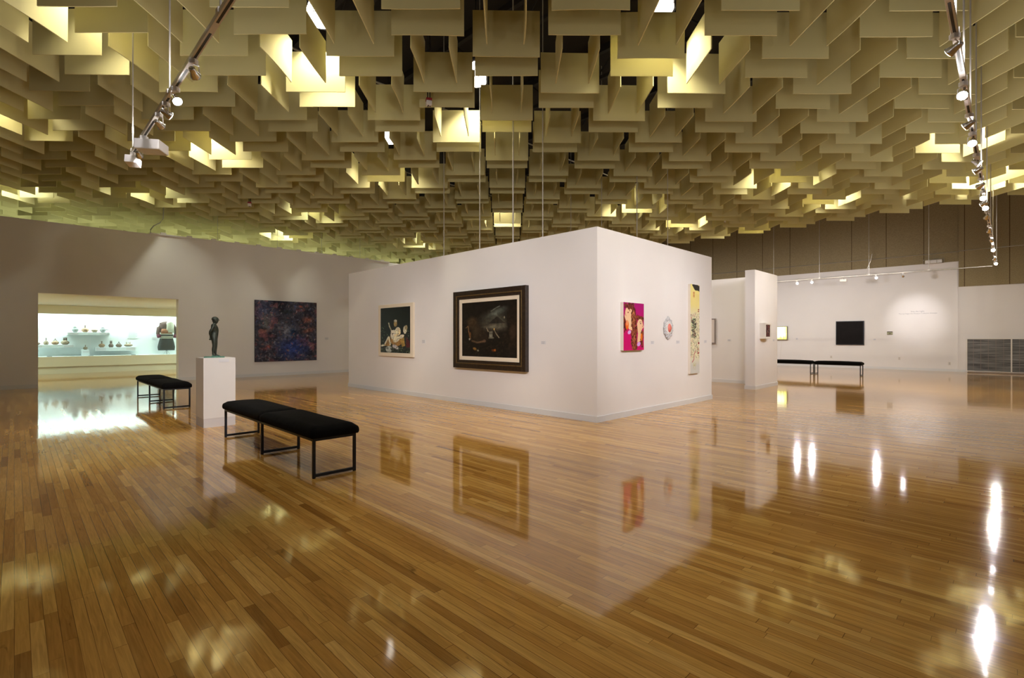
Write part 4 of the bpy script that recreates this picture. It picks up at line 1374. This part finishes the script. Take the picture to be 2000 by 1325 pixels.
# face, ears, fingers grow out of the same surface
tmp.lathe([(0.012 * Hs, -0.088 * Hs), (0.040 * Hs, -0.080 * Hs), (0.054 * Hs, -0.050 * Hs), (0.065 * Hs, -0.010 * Hs), (0.068 * Hs, 0.028 * Hs), (0.058 * Hs, 0.060 * Hs), (0.034 * Hs, 0.080 * Hs), (0.006 * Hs, 0.087 * Hs)],
          20, c=hx(0.020, 0, 0.915), sx=1.08, sy=0.90)
tmp.path([hx(0.086, 0, 0.945), hx(0.106, 0, 0.912), hx(0.084, 0, 0.906)], [0.003, 0.0055, 0.004], 8)
tmp.path([hx(0.078, -0.018, 0.880), hx(0.088, 0, 0.881), hx(0.078, 0.018, 0.880)], 0.0026, 6)
tmp.path([hx(0.072, -0.036, 0.948), hx(0.090, -0.014, 0.950), hx(0.090, 0.014, 0.950), hx(0.072, 0.036, 0.948)], 0.0024, 6)
for sy in (-1, 1):
    tmp.path([hx(0.022, sy * 0.060, 0.945), hx(0.012, sy * 0.070, 0.925), hx(0.022, sy * 0.058, 0.895)], [0.004, 0.006, 0.003], 8)
    for fi, (dl, dz) in enumerate(((0.050, 0.012), (0.056, 0.0), (0.052, -0.012), (0.042, -0.024))):
        z0 = 0.497 - 0.01 * sy + dz * 0.7
        tmp.path([hx(-0.085, sy * 0.008, z0), hx(-0.098, -sy * dl * 0.45, z0 - 0.012), hx(-0.092, -sy * dl * 0.8, z0 - 0.03)], [0.0036, 0.0034, 0.0026], 6)
    tmp.path([hx(-0.080, sy * 0.018, 0.508), hx(-0.10, sy * 0.004, 0.522), hx(-0.104, -sy * 0.014, 0.516)], [0.004, 0.0036, 0.003], 6)
body = tmp.build('body', M['bronze'], st, smooth=True)
# cropped hair and a fold of cloth held behind
q = MB(); q.lathe([(0.064 * Hs, 0.0), (0.072 * Hs, 0.010 * Hs), (0.071 * Hs, 0.030 * Hs), (0.061 * Hs, 0.058 * Hs), (0.038 * Hs, 0.078 * Hs), (0.006 * Hs, 0.086 * Hs)], 20, c=hx(0.012, 0, 0.922), sx=1.06, sy=0.93)
q.build('hair', M['bronze'], st, smooth=True)
q = MB(); q.path([hx(-0.088, 0.0, 0.50), hx(-0.085, 0, 0.45), hx(-0.095, 0, 0.415)], [0.008, 0.012, 0.018], 10)
q.build('held_cloth', M['bronze'], st, smooth=True)
for sy in (-1, 1):
    q = MB(); ox = 0.012 * sy * 2.2
    q.path([hx(-0.03 + ox, sy * 0.052, 0.010), hx(0.03 + ox, sy * 0.056, 0.014), hx(0.10 + ox, sy * 0.062, 0.006)], [0.012, 0.015, 0.010], 10)
    q.build('foot_patina', M['patina'], st, smooth=True)


# ------------------------------------------------------------------ lights: spot helper
def spot(loc, target, power, angle=50, blend=0.6, col=SPOTC, radius=0.05, parent=None):
    l = bpy.data.lights.new('spot_light', 'SPOT'); l.energy = power; l.color = col
    l.spot_size = R(angle); l.spot_blend = blend; l.shadow_soft_size = radius
    o = bpy.data.objects.new('spot_light', l); C.objects.link(o)
    d = (Vector(target) - Vector(loc)).normalized()
    o.location = loc; o.rotation_euler = d.to_track_quat('-Z', 'Y').to_euler()
    return o


def spill(loc, f=1.0):  # added fill point that brightens the baffles and upper walls
    l = bpy.data.lights.new('spill_fill', 'POINT'); l.energy = P_SPILL * f; l.color = SPOTC; l.shadow_soft_size = 0.03
    o = bpy.data.objects.new('spill_fill', l); C.objects.link(o); o.location = loc


def track_head(p, target, power, label, angle=50, kind='cup', dim=False, col=SPOTC, blend=0.95, group='track spotlights'):
    """p on the underside of the rail"""
    p = Vector(p); tg = Vector(target)
    t = thing('track_spotlight', label, 'spotlight', p, 0, group)
    c = Vector((0, 0, -0.11)); d = (tg - (p + c)).normalized()
    MB().box(-0.026, 0.026, -0.026, 0.026, -0.04, 0.0).build('adapter', M['track'], t, bevel=0.004)
    u = d.cross(Vector((0, 0, 1))).normalized()
    q = MB(); q.path([Vector((0, 0, -0.04)), Vector((0, 0, -0.055)) + u * 0.04, c + u * 0.042], 0.005, 6)
    q.build('yoke', M['track'], t)
    rot = d.to_track_quat('Z', 'Y').to_matrix().to_4x4()
    M4 = Matrix.Translation(c) @ rot
    lm = M['lens_dim'] if dim else M['lens']
    if kind == 'box':
        q = MB(); q.box(-0.065, 0.065, -0.048, 0.048, -0.09, 0.065)
        for v in q.bm.verts: v.co = M4 @ v.co
        hs = q.build('housing', M['track'], t, bevel=0.004)
        q = MB(); q.box(-0.05, 0.05, -0.038, 0.038, 0.0655, 0.069)
        for v in q.bm.verts: v.co = M4 @ v.co
        q.build('lens', lm, hs)
    else:
        hs = MB().lathe([(0.014, -0.055), (0.024, -0.048), (0.028, -0.01), (0.038, 0.028), (0.045, 0.042)], 18, M4=M4).build('housing', M['chrome'], t, smooth=True)
        MB().lathe([(0.037, 0.0425), (0.039, 0.045), (0.02, 0.047)], 18, M4=M4).build('lens', lm, hs, smooth=True)
    if power > 0:
        spot(p + c + d * 0.09, tg, power, angle, blend, col, radius=0.03)
        spill(p + Vector((0, 0, 0.30)))
    return t


def track_rail(p0, p1, label, hangers, top=7.9, name='track_rail', seg=0.55, m=None, wd=0.022):
    p0, p1 = Vector(p0), Vector(p1)
    ln = (p1 - p0).length
    ang = math.atan2(p1.y - p0.y, p1.x - p0.x)
    t = thing(name, label, 'lighting track', p0, ang)
    MB().box(0, ln, -wd, wd, 0.0, wd * 2).build('channel', m or M['track'], t, bevel=0.002)
    q = MB(); x = 0.06
    while x < ln - 0.1:
        q.box(x, min(x + seg, ln - 0.05), -0.009, 0.009, -0.0015, 0.0); x += seg + 0.18
    q.build('slots', M['slot'], t)
    for hx_ in hangers:
        MB().tube((hx_, 0, 0.045), (hx_, 0, top - p0.z), 0.008).build('hanger_rod', M['rod'], t)
        MB().box(hx_ - 0.03, hx_ + 0.03, -0.027, 0.027, 0.02, 0.06).build('clamp', M['track'], t)
    return t


ZT = EYE + 2.35
# left track: along a at b = const
e0 = at_z(258, 303, ZT); LB = b_of(e0); LA1 = a_of(e0)
track_rail(AB(-3.0, LB, ZT), AB(LA1, LB, ZT), 'white lighting track hanging over the left of the hall', [3.2 - 0.0, LA1 + 3 - 0.06, a_of(at_z(336, 190, ZT)) + 3, a_of(at_z(440, 38, ZT)) + 3])
lpt = lambda px, py: AB(a_of(at_z(px, py, ZT)), LB, ZT)
ap = lambda a, b, z: AB(a, b, z)
track_head(lpt(384, 118), ap(14.0, 6.4, 1.4), P_TRACK * 1.2, 'bare chrome spotlight highest up the left track', 55, dim=True)
track_head(lpt(348, 172), (-0.35, 3.0, 0.4), P_TRACK * 0.55, 'glaring spotlight near the middle of the left track', 60)
track_head(lpt(328, 201), ap(7.2, 6.4, 1.5), P_TRACK * 1.2, 'spotlight just below the glaring one on the left track', 55)
track_head(lpt(313, 222), ap(11.5, 6.4, 1.5), P_TRACK * 1.4, 'spotlight in the middle of the left track turned to the left', 55)
track_head(lpt(270, 283), ap(18.0, 5.0, 1.4), P_TRACK * 0.45, 'small spotlight beside the grey box fitting on the left track', 60, dim=True)
track_head(lpt(260, 299), ap(18.0, 6.5, 1.7), P_TRACK * 0.55, 'white boxy spotlight at the far end of the left track', 60, 'box', dim=True)
# rectangular wall washer
pw = lpt(281, 266)
t = thing('wall_washer', 'large pale box-shaped flood fitting hung from the left track', 'floodlight', pw, R(10))
MB().box(-0.03, 0.03, -0.03, 0.03, -0.06, 0).build('adapter', M['track'], t)
MB().box(-0.06, 0.20, -0.10, 0.13, -0.17, -0.06).build('housing', M['track'], t, bevel=0.006)
MB().box(-0.055, 0.195, -0.095, 0.125, -0.173, -0.17).build('louvre', M['plate'], t)
# out of frame, lighting the near half of the block and the benches
for a_, tb in ((2.6, (6.0, 6.4, 1.5)), (1.2, (9.0, 6.4, 1.8)), (-0.5, (5.0, 6.4, 1.8))):
    spot(AB(a_, LB, ZT - 0.15), ap(*tb), P_TRACK * 1.2, 60, 0.7)
    spill(AB(a_ + 0.3, LB, ZT + 0.3), 1.5)
spot(AB(1.8, LB, ZT - 0.15), AB(8.3, 1.9, 0.8), P_TRACK * 5.0, 30, 0.95)  # extra unseen spot added to brighten the pedestal
for b_ in (1.0, 5.0, 9.0, 13.0):      # unseen points added past the left partition to tint and lift the baffles
    l = bpy.data.lights.new('gallery_fill', 'POINT'); l.energy = 60; l.color = (0.92, 1.0, 0.72); l.shadow_soft_size = 0.1
    o = bpy.data.objects.new('gallery_fill', l); C.objects.link(o); o.location = AB(21.0, b_, 3.9)

# right track: along b at a = const
e1 = at_z(1942, 520, ZT); RA = 0.30; RB1 = b_of(e1)
track_rail(AB(RA, -2.0, ZT), AB(RA, RB1, ZT), 'white lighting track running away down the right side', [3.0, 7.2, 8.2, 9.3, 10.6, 12.2, 14.8, 17.4, 19.6, RB1 + 1.8])


def rpt(py):
    u, v = None, (CY - py) / F
    y = (ZT - EYE) / v
    # a = (y-x)/sqrt2 = RA -> x
    x = y - RA / R2
    return Vector((x, y, ZT))


def box_face(b, z=1.5): return AB(BOX[0], b, z)


RTR = [  # py, target, power factor, dim, label
    (66, box_face(7.6), 1.1, False, 'spotlight nearest the top on the right track, turned left'),
    (160, (0.5, 2.0, 0.2), 0.35, False, 'second spotlight down the right track, glaring at the viewer'),
    (222, box_face(8.6), 1.1, False, 'third spotlight down the right track, turned left'),
    (258, (2.5, 3.0, 0.0), 0.4, False, 'fourth spotlight down the right track, glaring downward'),
    (300, AB(-4, 9, 0), 0.25, False, 'fifth spotlight down the right track'),
    (316, box_face(10.0, 1.8), 1.0, False, 'sixth spotlight down the right track, turned left'),
    (348, AB(5, 14.5, 1.4), 0.8, False, 'seventh spotlight down the right track'),
    (372, (4.0, 4.0, 0.0), 0.5, False, 'eighth spotlight down the right track in the bright cluster'),
    (385, AB(8, 14.8, 1.5), 0.9, False, 'ninth spotlight down the right track in the bright cluster'),
    (393, (5.0, 4.0, 0.0), 0.5, False, 'tenth spotlight down the right track in the bright cluster'),
    (412, AB(2, 18, 0), 0.35, False, 'lone spotlight just past the bright cluster on the right track'),
    (440, AB(1, 21, 0), 0.3, False, 'faint spotlight midway along the far half of the right track'),
    (460, AB(-3, 25.7, 1.0), 0.3, False, 'spotlight aimed toward the grey screen from the right track'),
    (480, (6.0, 5.0, 0.0), 0.5, False, 'third spotlight from the far end of the right track'),
    (498, AB(1.5, 25.8, 1.5), 0.25, False, 'second spotlight from the far end of the right track'),
    (508, (7.0, 5.0, 0.3), 0.5, False, 'last spotlight at the far end of the right track'),
]
for py, tg, pf, dm, lab in RTR:
    track_head(rpt(py), tg, P_TRACK * pf, lab, 58, dim=dm, group='spotlights on the right track')
for b_, tb in ((2.5, 7.2), (4.0, 9.5)):
    spot(AB(RA, b_, ZT - 0.15), box_face(tb, 1.6), P_TRACK * 0.9, 62, 0.7)
    spill(AB(RA, b_ + 0.3, ZT + 0.3), 1.5)

# far track: along a at b = const, in front of the far white wall
FB = RB1 + 0.05
pf0 = on_b(1518, 557, FB); ZF = ZT
track_rail(AB(RA + 0.1, FB, ZF), AB(14.0, FB, ZF), 'thin lighting track in front of the far white wall',
           [a_of(on_b(px, 540, FB)) - RA - 0.1 for px in (1814, 1697, 1600.5, 1511)], seg=0.4, m=M['conduit'], wd=0.014)
fpt = lambda px: AB(a_of(on_b(px, 540, FB)), FB, ZF)
FH = [(1557, (5.5, 8.0, 0.5), 0.55, False, 'leftmost glaring spotlight on the far track', 60),
      (1585.5, (6.3, 8.0, 0.5), 0.55, False, 'second glaring spotlight from the left on the far track', 60),
      (1711, (8.0, 7.0, 0.3), 0.55, False, 'glaring spotlight over the far wall right of the black canvas', 60),
      (1763.5, None, 1.0, True, 'small spotlight throwing the pool of light on the lettering', 42)]
pool = on_b(1790, 622, B_R)
for px, tg, pf, dm, lab, an in FH:
    track_head(fpt(px), tg if tg else pool, P_TRACK * pf, lab, an, dim=dm, group='spotlights on the far track', blend=1.0 if dm else 0.95)
p = fpt(1647)
t = thing('track_transformer', 'small brown box hanging from the far track above the black canvas', 'transformer', p, R(-45))
MB().box(-0.11, 0.11, -0.04, 0.04, -0.17, -0.08).build('housing', M['plate'], t, bevel=0.004)
MB().tube((0, 0, -0.08), (0, 0, 0), 0.01).build('stem', M['rod'], t)
p = fpt(1692)
q = MB(); q.path([(0, 0, 0.01), (0.02, 0, 0.25), (0.12, 0, 0.5), (0.18, 0, 0.8)], 0.008)
o = q.build('power_cable', M['rod']); o.location = p; o.rotation_euler = (0, 0, R(-45)); tag(o, 'loose cable rising from the far track beside its hanger', 'cable')
# unseen spots added short of the far track to brighten the far wall
for a_, tb, f_ in ((12.5, 12.3, 0.35), (10.0, 9.5, 0.35), (7.2, 7.0, 0.22), (5.0, 5.0, 0.22), (3.4, 3.6, 0.2)):
    spot(AB(a_, FB - 3.2, 3.35), AB(tb, B_R, 1.9), P_TRACK * f_ * 5.2, 84, 0.9)
# spots added out of view to light the wing and passage behind the block
spot(AB(la - 3.0, 12.6, ZT - 0.1), AB(la, lb + 1.0, 1.6), P_TRACK * 0.8, 60, 0.7)
spot(AB(9.0, 11.9, ZT - 0.1), AB(8.0, lb1 - 0.2, 1.5), P_TRACK * 0.7, 70, 0.7)
spot(AB(6.4, 11.2, ZT - 0.1), AB(5.6, lb1 - 0.2, 1.6), P_TRACK * 0.6, 80, 0.8)

# ------------------------------------------------------------------ rods on top of the block and the left wall
def rod(p, top, r, label, group):
    q = MB().tube((0, 0, 0), (0, 0, top - p.z), r)
    q.box(-0.03, 0.03, -0.03, 0.03, 0, 0.02)
    o = q.build('hanging_rod', M['rod']); o.location = p; tag(o, label, 'rod', group)


ORD = ['first', 'second', 'third', 'fourth', 'fifth', 'sixth', 'seventh', 'eighth', 'ninth', 'tenth', 'eleventh', 'twelfth', 'thirteenth',
       'fourteenth', 'fifteenth', 'sixteenth', 'seventeenth', 'eighteenth', 'nineteenth', 'twentieth', 'twenty-first', 'twenty-second', 'twenty-third',
       'twenty-fourth', 'twenty-fifth', 'twenty-sixth', 'twenty-seventh', 'twenty-eighth', 'twenty-ninth', 'thirtieth']
for i, (px, r) in enumerate(((867, 0.008), (937, 0.009), (1002, 0.013), (1060, 0.009))):
    p = on_b(px, 600, BOX[2] + 0.09); p.z = H_BOX
    rod(p, TOP, r, '%s rod from the left rising above the long face of the white block' % ORD[i], 'rods holding the block')
for i, (px, r) in enumerate(((1115, 0.007), (1175, 0.007), (1244, 0.012), (1304, 0.007))):
    p = on_b(px, 600, BOX[3] - 0.09); p.z = H_BOX
    rod(p, TOP, r, '%s rod from the left rising behind the corner of the white block' % ORD[i], 'rods holding the block')
for i, px in enumerate((425, 542, 628, 703)):
    p = on_a(px, 500, A_L + 0.15); p.z = WH
    rod(p, TOP, 0.006, '%s thin wire from the left above the left wall' % ORD[i], 'wires above the left wall')
# slim rail along the top of the left wall, with its feed pipe
b_s, b_e = b_of(on_a(292, 455, A_L)), b_of(on_a(760, 500, A_L))
t = thing('wall_top_track', 'slim white track along the top edge of the left wall', 'lighting track', AB(A_L - 0.03, b_s, WH + 0.0), HALL)
L_ = b_e - b_s
MB().box(0, L_, -0.02, 0.025, 0.0, 0.035).build('channel', M['track'], t)
for i in range(12): MB().box(L_ * (i + 0.5) / 12 - 0.07, L_ * (i + 0.5) / 12 + 0.07, -0.03, 0.03, 0.035, 0.075).build('connector', M['white_plastic'], t)
pth = [(0.02, 0.0, 0.03), (0.02, 0.0, 0.12), (0.10, 0, 0.25), (0.25, 0, 0.36), (0.33, 0, 0.50), (0.34, 0, 0.75), (0.34, 0, 3.4)]
MB().path(pth, 0.014).build('feed_pipe', M['rod'], t, smooth=True)

# lamps standing on that track, washing the left wall from above are the bay lamps; pendant sensors:
def sensor(px, py, dist, label):
    u, v = ray(px, py)
    p = Vector((u * dist, dist, EYE + v * dist))
    t = thing('pendant_sensor', label, 'sensor', p, R(20), 'red and white pendant sensors among the baffles')
    MB().box(-0.045, 0.045, -0.045, 0.045, -0.03, 0.045).build('white_body', M['white_plastic'], t, bevel=0.01)
    MB().box(-0.047, 0.047, -0.047, 0.047, 0.045, 0.085).build('red_collar', M['red'], t, bevel=0.004)
    q = MB()
    q.tube((-0.018, 0, 0.085), (-0.018, 0, TOP - p.z), 0.009); q.tube((0.018, 0, 0.085), (0.018, 0, TOP - p.z), 0.009)
    q.build('drop_pipes', M['steel_dark'], t)
    for a in (0, 120, 240):
        MB().tube((0.02 * math.cos(R(a)), 0.02 * math.sin(R(a)), -0.045), (0.02 * math.cos(R(a)), 0.02 * math.sin(R(a)), -0.03), 0.008).build('probe', M['slot'], t)



# ------------------------------------------------------------------ baffles
h_ = 3.8
c_ = 0.2587 * h_
PW, PH, PT = 0.239 * h_, 0.163 * h_, 0.013
ZB = EYE + h_
yaw = 0.0075
gx_dir = Vector((1, yaw, 0)); gy_dir = Vector((-yaw, 1, 0))
g0 = Vector((-0.007 * h_, 0, 0)) + gy_dir * (1.836 * h_)


def baffle_mesh(bend):
    q = bmesh.new(); n = 6; vs = []
    for side in (-1, 1):
        for i in range(n + 1):
            for j in range(3):
                u = i / n; v = j / 2
                off = bend * ((2 * u - 1) ** 2) * (1 - 0.5 * v)
                vs.append(q.verts.new(((u - 0.5) * PW, side * PT / 2 + off, v * PH)))
    q.verts.ensure_lookup_table()
    N_ = (n + 1) * 3
    I = lambda s, i, j: vs[s * N_ + i * 3 + j]
    for i in range(n):
        for j in range(2):
            q.faces.new((I(0, i, j), I(0, i + 1, j), I(0, i + 1, j + 1), I(0, i, j + 1)))
            q.faces.new((I(1, i, j), I(1, i, j + 1), I(1, i + 1, j + 1), I(1, i + 1, j)))
        q.faces.new((I(0, i, 0), I(1, i, 0), I(1, i + 1, 0), I(0, i + 1, 0)))
        q.faces.new((I(0, i, 2), I(0, i + 1, 2), I(1, i + 1, 2), I(1, i, 2)))
    for j in range(2):
        q.faces.new((I(0, 0, j), I(0, 0, j + 1), I(1, 0, j + 1), I(1, 0, j)))
        q.faces.new((I(0, n, j), I(1, n, j), I(1, n, j + 1), I(0, n, j + 1)))
    bmesh.ops.recalc_face_normals(q, faces=q.faces)
    me = bpy.data.meshes.new('ceiling_baffle'); q.to_mesh(me); q.free(); me.materials.append(M['baffle'])
    return me


BM = [baffle_mesh(b) for b in (0.0, 0.008, -0.008, 0.016)]
panels = []
rb = random.Random(11)
for j in range(-6, 26):
    for i in range(-32, 24):
        ctr = g0 + gx_dir * (i * c_) + gy_dir * (j * c_)
        if a_of(ctr) > 24.3 or b_of(ctr) > 19.2 or ctr.y < 1.5 or a_of(ctr) < A_MIN + 1 or b_of(ctr) < B_MIN + 1: continue
        front = (i + j) % 2 == 0
        for s_ in (-1, 1):
            if front: p = ctr + gy_dir * (s_ * c_ / 4); rz = yaw
            else: p = ctr + gx_dir * (s_ * c_ / 4); rz = yaw + math.pi / 2
            p = Vector((p.x, p.y, ZB + rb.uniform(-0.006, 0.006)))
            px = CX + F * p.x / p.y; py = CY - F * h_ / p.y
            vis = -60 < px < 2060 and py > -5
            # only what can show at all from near the camera
            if not vis and (abs(p.x) > 1.35 * p.y + 2.5): continue
            panels.append(dict(p=p, rz=rz + R(rb.gauss(0, 0.6)), tilt=R(rb.gauss(0, 0.5)), front=front, j=j, s=s_ if front else 0, i=i, vis=vis and 0 <= px <= 2000,
                               m=rb.choices(range(4), (5, 2, 2, 1))[0], row=(j, s_ if front else 0)))
vis = [q for q in panels if q['vis']]
vis.sort(key=lambda q: q['p'].y)
# whole rows, nearest first, up to 300


def clear_dist(px, dist):
    """depth along the sight line nearest to dist where the drop pipes miss every baffle"""
    u = (px - CX) / F; best = None
    for n_ in range(-80, 81):
        d_ = dist + n_ * 0.03; x, y = u * d_, d_; ok = True
        for q in panels:
            dx, dy = x - q['p'].x, y - q['p'].y
            if abs(dx) > 0.7 or abs(dy) > 0.7: continue
            c, s1 = math.cos(q['rz']), math.sin(q['rz'])
            if abs(dx * c + dy * s1) < PW / 2 + 0.07 and abs(-dx * s1 + dy * c) < 0.075: ok = False; break
        if ok and (best is None or abs(d_ - dist) < abs(best - dist)): best = d_
    return best or dist


sensor(837.5, 203, clear_dist(837.5, 8.15), 'red and white pendant sensor on twin pipes near the top centre')
sensor(487.5, 401, clear_dist(487.5, 14.0), 'small red and white pendant sensor far off above the left wall')
sensor(1414, 433, clear_dist(1414, 16.5), 'small red and white pendant sensor above the right end of the block')

sel = []; rows = {}
for q in vis: rows.setdefault((q['front'], q['row']), []).append(q)
order = sorted(rows, key=lambda k_: min(q['p'].y for q in rows[k_]))
nf = {True: 0, False: 0}
chosen = set()
for k_ in order:
    if len(chosen) + len(rows[k_]) > 300: break
    r_ = sorted(rows[k_], key=lambda q: q['p'].x)
    n_ = nf[k_[0]]; nf[k_[0]] += 1
    for c_i, q in enumerate(r_):
        way = 'face-on' if k_[0] else 'edge-on'
        q['label'] = 'cream baffle hung %s, in the %s %s row from the top, %s from left' % (way, ORD[n_], way, ORD[c_i])
        chosen.add(id(q))
rest = bmesh.new()
for q in panels:
    Mt = Matrix.Translation(q['p']) @ Matrix.Rotation(q['rz'], 4, 'Z') @ Matrix.Translation((0, 0, PH)) @ Matrix.Rotation(q['tilt'], 4, 'X') @ Matrix.Translation((0, 0, -PH))
    if id(q) in chosen:
        o = bpy.data.objects.new('ceiling_baffle', BM[q['m']]); C.objects.link(o); o.matrix_world = Mt
        tag(o, q['label'], 'ceiling baffle', 'cream baffles hung in a basketweave pattern')
    else:
        n0 = len(rest.verts)
        rest.from_mesh(BM[q['m']])
        rest.verts.ensure_lookup_table()
        for v in rest.verts[n0:]: v.co = Mt @ v.co
me = bpy.data.meshes.new('far_ceiling_baffles'); rest.to_mesh(me); rest.free(); me.materials.append(M['baffle'])
o = bpy.data.objects.new('ceiling_baffle_field', me); C.objects.link(o)
tag(o, 'the many small cream baffles receding beyond the nearest rows', 'ceiling baffle', 'cream baffles hung in a basketweave pattern', 'stuff')
print('panels', len(panels), 'chosen', len(chosen))

# ------------------------------------------------------------------ high bay lamps above the baffles
LAMPS = [(-0.68, 9.30, 1.0), (-2.9, 7.5, 1.2), (2.15, 7.25, 1.2), (-3.0, 12.1, 1.0), (-5.3, 6.5, 0.65), (-8.9, 8.6, 0.6), (-6.4, 10.4, 1.2),
         (9.1, 10.0, 1.2), (6.6, 12.3, 1.2), (8.9, 14.2, 1.2), (3.4, 14.9, 1.2), (5.8, 17.0, 1.2), (11.8, 12.2, 1.2), (-0.4, 16.5, 1.0),
         (-6.2, 15.6, 0.7), (-9.8, 13.4, 0.65), (-13.2, 13.2, 1.0), (-3.6, 20.5, 0.8), (-8.6, 19.0, 1.2), (1.6, 21.5, 1.1), (11.0, 8.0, 1.1), (9.6, 18.4, 1.0), (14.5, 14.5, 1.0)]
ZL = ZB + PH + 0.36
proto = None
lab_l = ['glowing caged high bay lamp in the gap near the top centre', 'bright lamp seen between baffles left of the top centre', 'round lamp glimpsed at the top edge right of centre',
         'tiny lamp glimpsed above the centre left baffles']
for i, (x, y, f_) in enumerate(LAMPS):
    green = (y > 12.5 and x < -3)
    col = (0.92, 1.0, 0.72) if green else WARM
    col = (0.98, 1.0, 0.82) if green else WARM
    if i < 4: lb_ = lab_l[i]
    else:
        sd = 'left' if x < 0 else 'right'
        lb_ = 'high bay lamp hidden among the baffles, %s by distance on the %s side' % (ORD[i - 4], sd)
    if proto is None:
        t = thing('high_bay_lamp', lb_, 'lamp', (x, y, ZL), 0, 'high bay lamps above the baffles')
        MB().lathe([(0.20, 0.0), (0.195, 0.10), (0.16, 0.22), (0.10, 0.32), (0.06, 0.36)], 24).build('glass_bell', M['bay_glass'], t, smooth=True)
        MB().lathe([(0.07, 0.36), (0.08, 0.40), (0.08, 0.58), (0.03, 0.62)], 16).build('ballast_can', M['steel_dark'], t, smooth=True)
        MB().tube((0, 0, 0.62), (0, 0, TOP - ZL), 0.012).build('stem', M['steel_dark'], t)
        q = MB()
        for k_ in range(8):
            an = 2 * math.pi * k_ / 8
            q.path([(0.225 * math.cos(an), 0.225 * math.sin(an), -0.01), (0.22 * math.cos(an), 0.22 * math.sin(an), 0.10), (0.18 * math.cos(an), 0.18 * math.sin(an), 0.235), (0.08 * math.cos(an), 0.08 * math.sin(an), 0.37)], 0.004, 5)
        for z_, r_ in ((0.0, 0.225), (0.12, 0.215)):
            q.path([(r_ * math.cos(2 * math.pi * k_ / 20), r_ * math.sin(2 * math.pi * k_ / 20), z_) for k_ in range(21)], 0.004, 5)
        q.build('wire_guard', M['steel_dark'], t)
        proto = t
    else:
        t = proto.copy(); C.objects.link(t); t.location = (x, y, ZL); t['label'] = lb_
        for ch in list(proto.children):
            if ch.type != 'MESH': continue
            d = ch.copy(); C.objects.link(d); d.parent = t
    l = bpy.data.lights.new('high_bay_light', 'SPOT'); l.energy = P_BAY * f_; l.color = col; l.shadow_soft_size = 0.08
    edge = (x + y) * R2 > 16.5
    l.spot_size = R(165 if edge else 112); l.spot_blend = 0.6
    if edge: l.energy *= 1.6
    lo = bpy.data.objects.new('high_bay_light', l); C.objects.link(lo); lo.location = (x, y, ZL - 0.03)


# ------------------------------------------------------------------ roof steel seen through the gaps
for i in range(8):
    bb = 2.0 + i * 2.6
    mb = MB(); hall_box(mb, A_MIN, 30.4, bb - 0.05, bb + 0.05, TOP - 0.16, TOP)
    hall_box(mb, A_MIN, 30.4, bb - 0.04, bb + 0.04, TOP - 0.78, TOP - 0.70)
    a_ = A_MIN; s_ = 1
    while a_ < 29.5:
        z0, z1 = (TOP - 0.74, TOP - 0.1) if s_ > 0 else (TOP - 0.1, TOP - 0.74)
        mb.tube((bb, a_, z0), (bb, a_ + 0.7, z1), 0.02, n=6); a_ += 0.7; s_ = -s_
    struct(build_hall(mb, 'beam', M['steel_dark']))
for i, aa in enumerate((5.0, 9.5, 14.0)):
    q = MB().tube((B_MIN + 0.2, aa, 6.75), (B_R - 0.3, aa, 6.75), 0.02)
    o = q.build('roof_conduit', M['conduit']); o.rotation_euler = (0, 0, HALL)
    tag(o, '%s pale conduit glimpsed above the baffles' % ('nearest', 'middle', 'farthest')[i], 'conduit', 'conduits above the baffles')
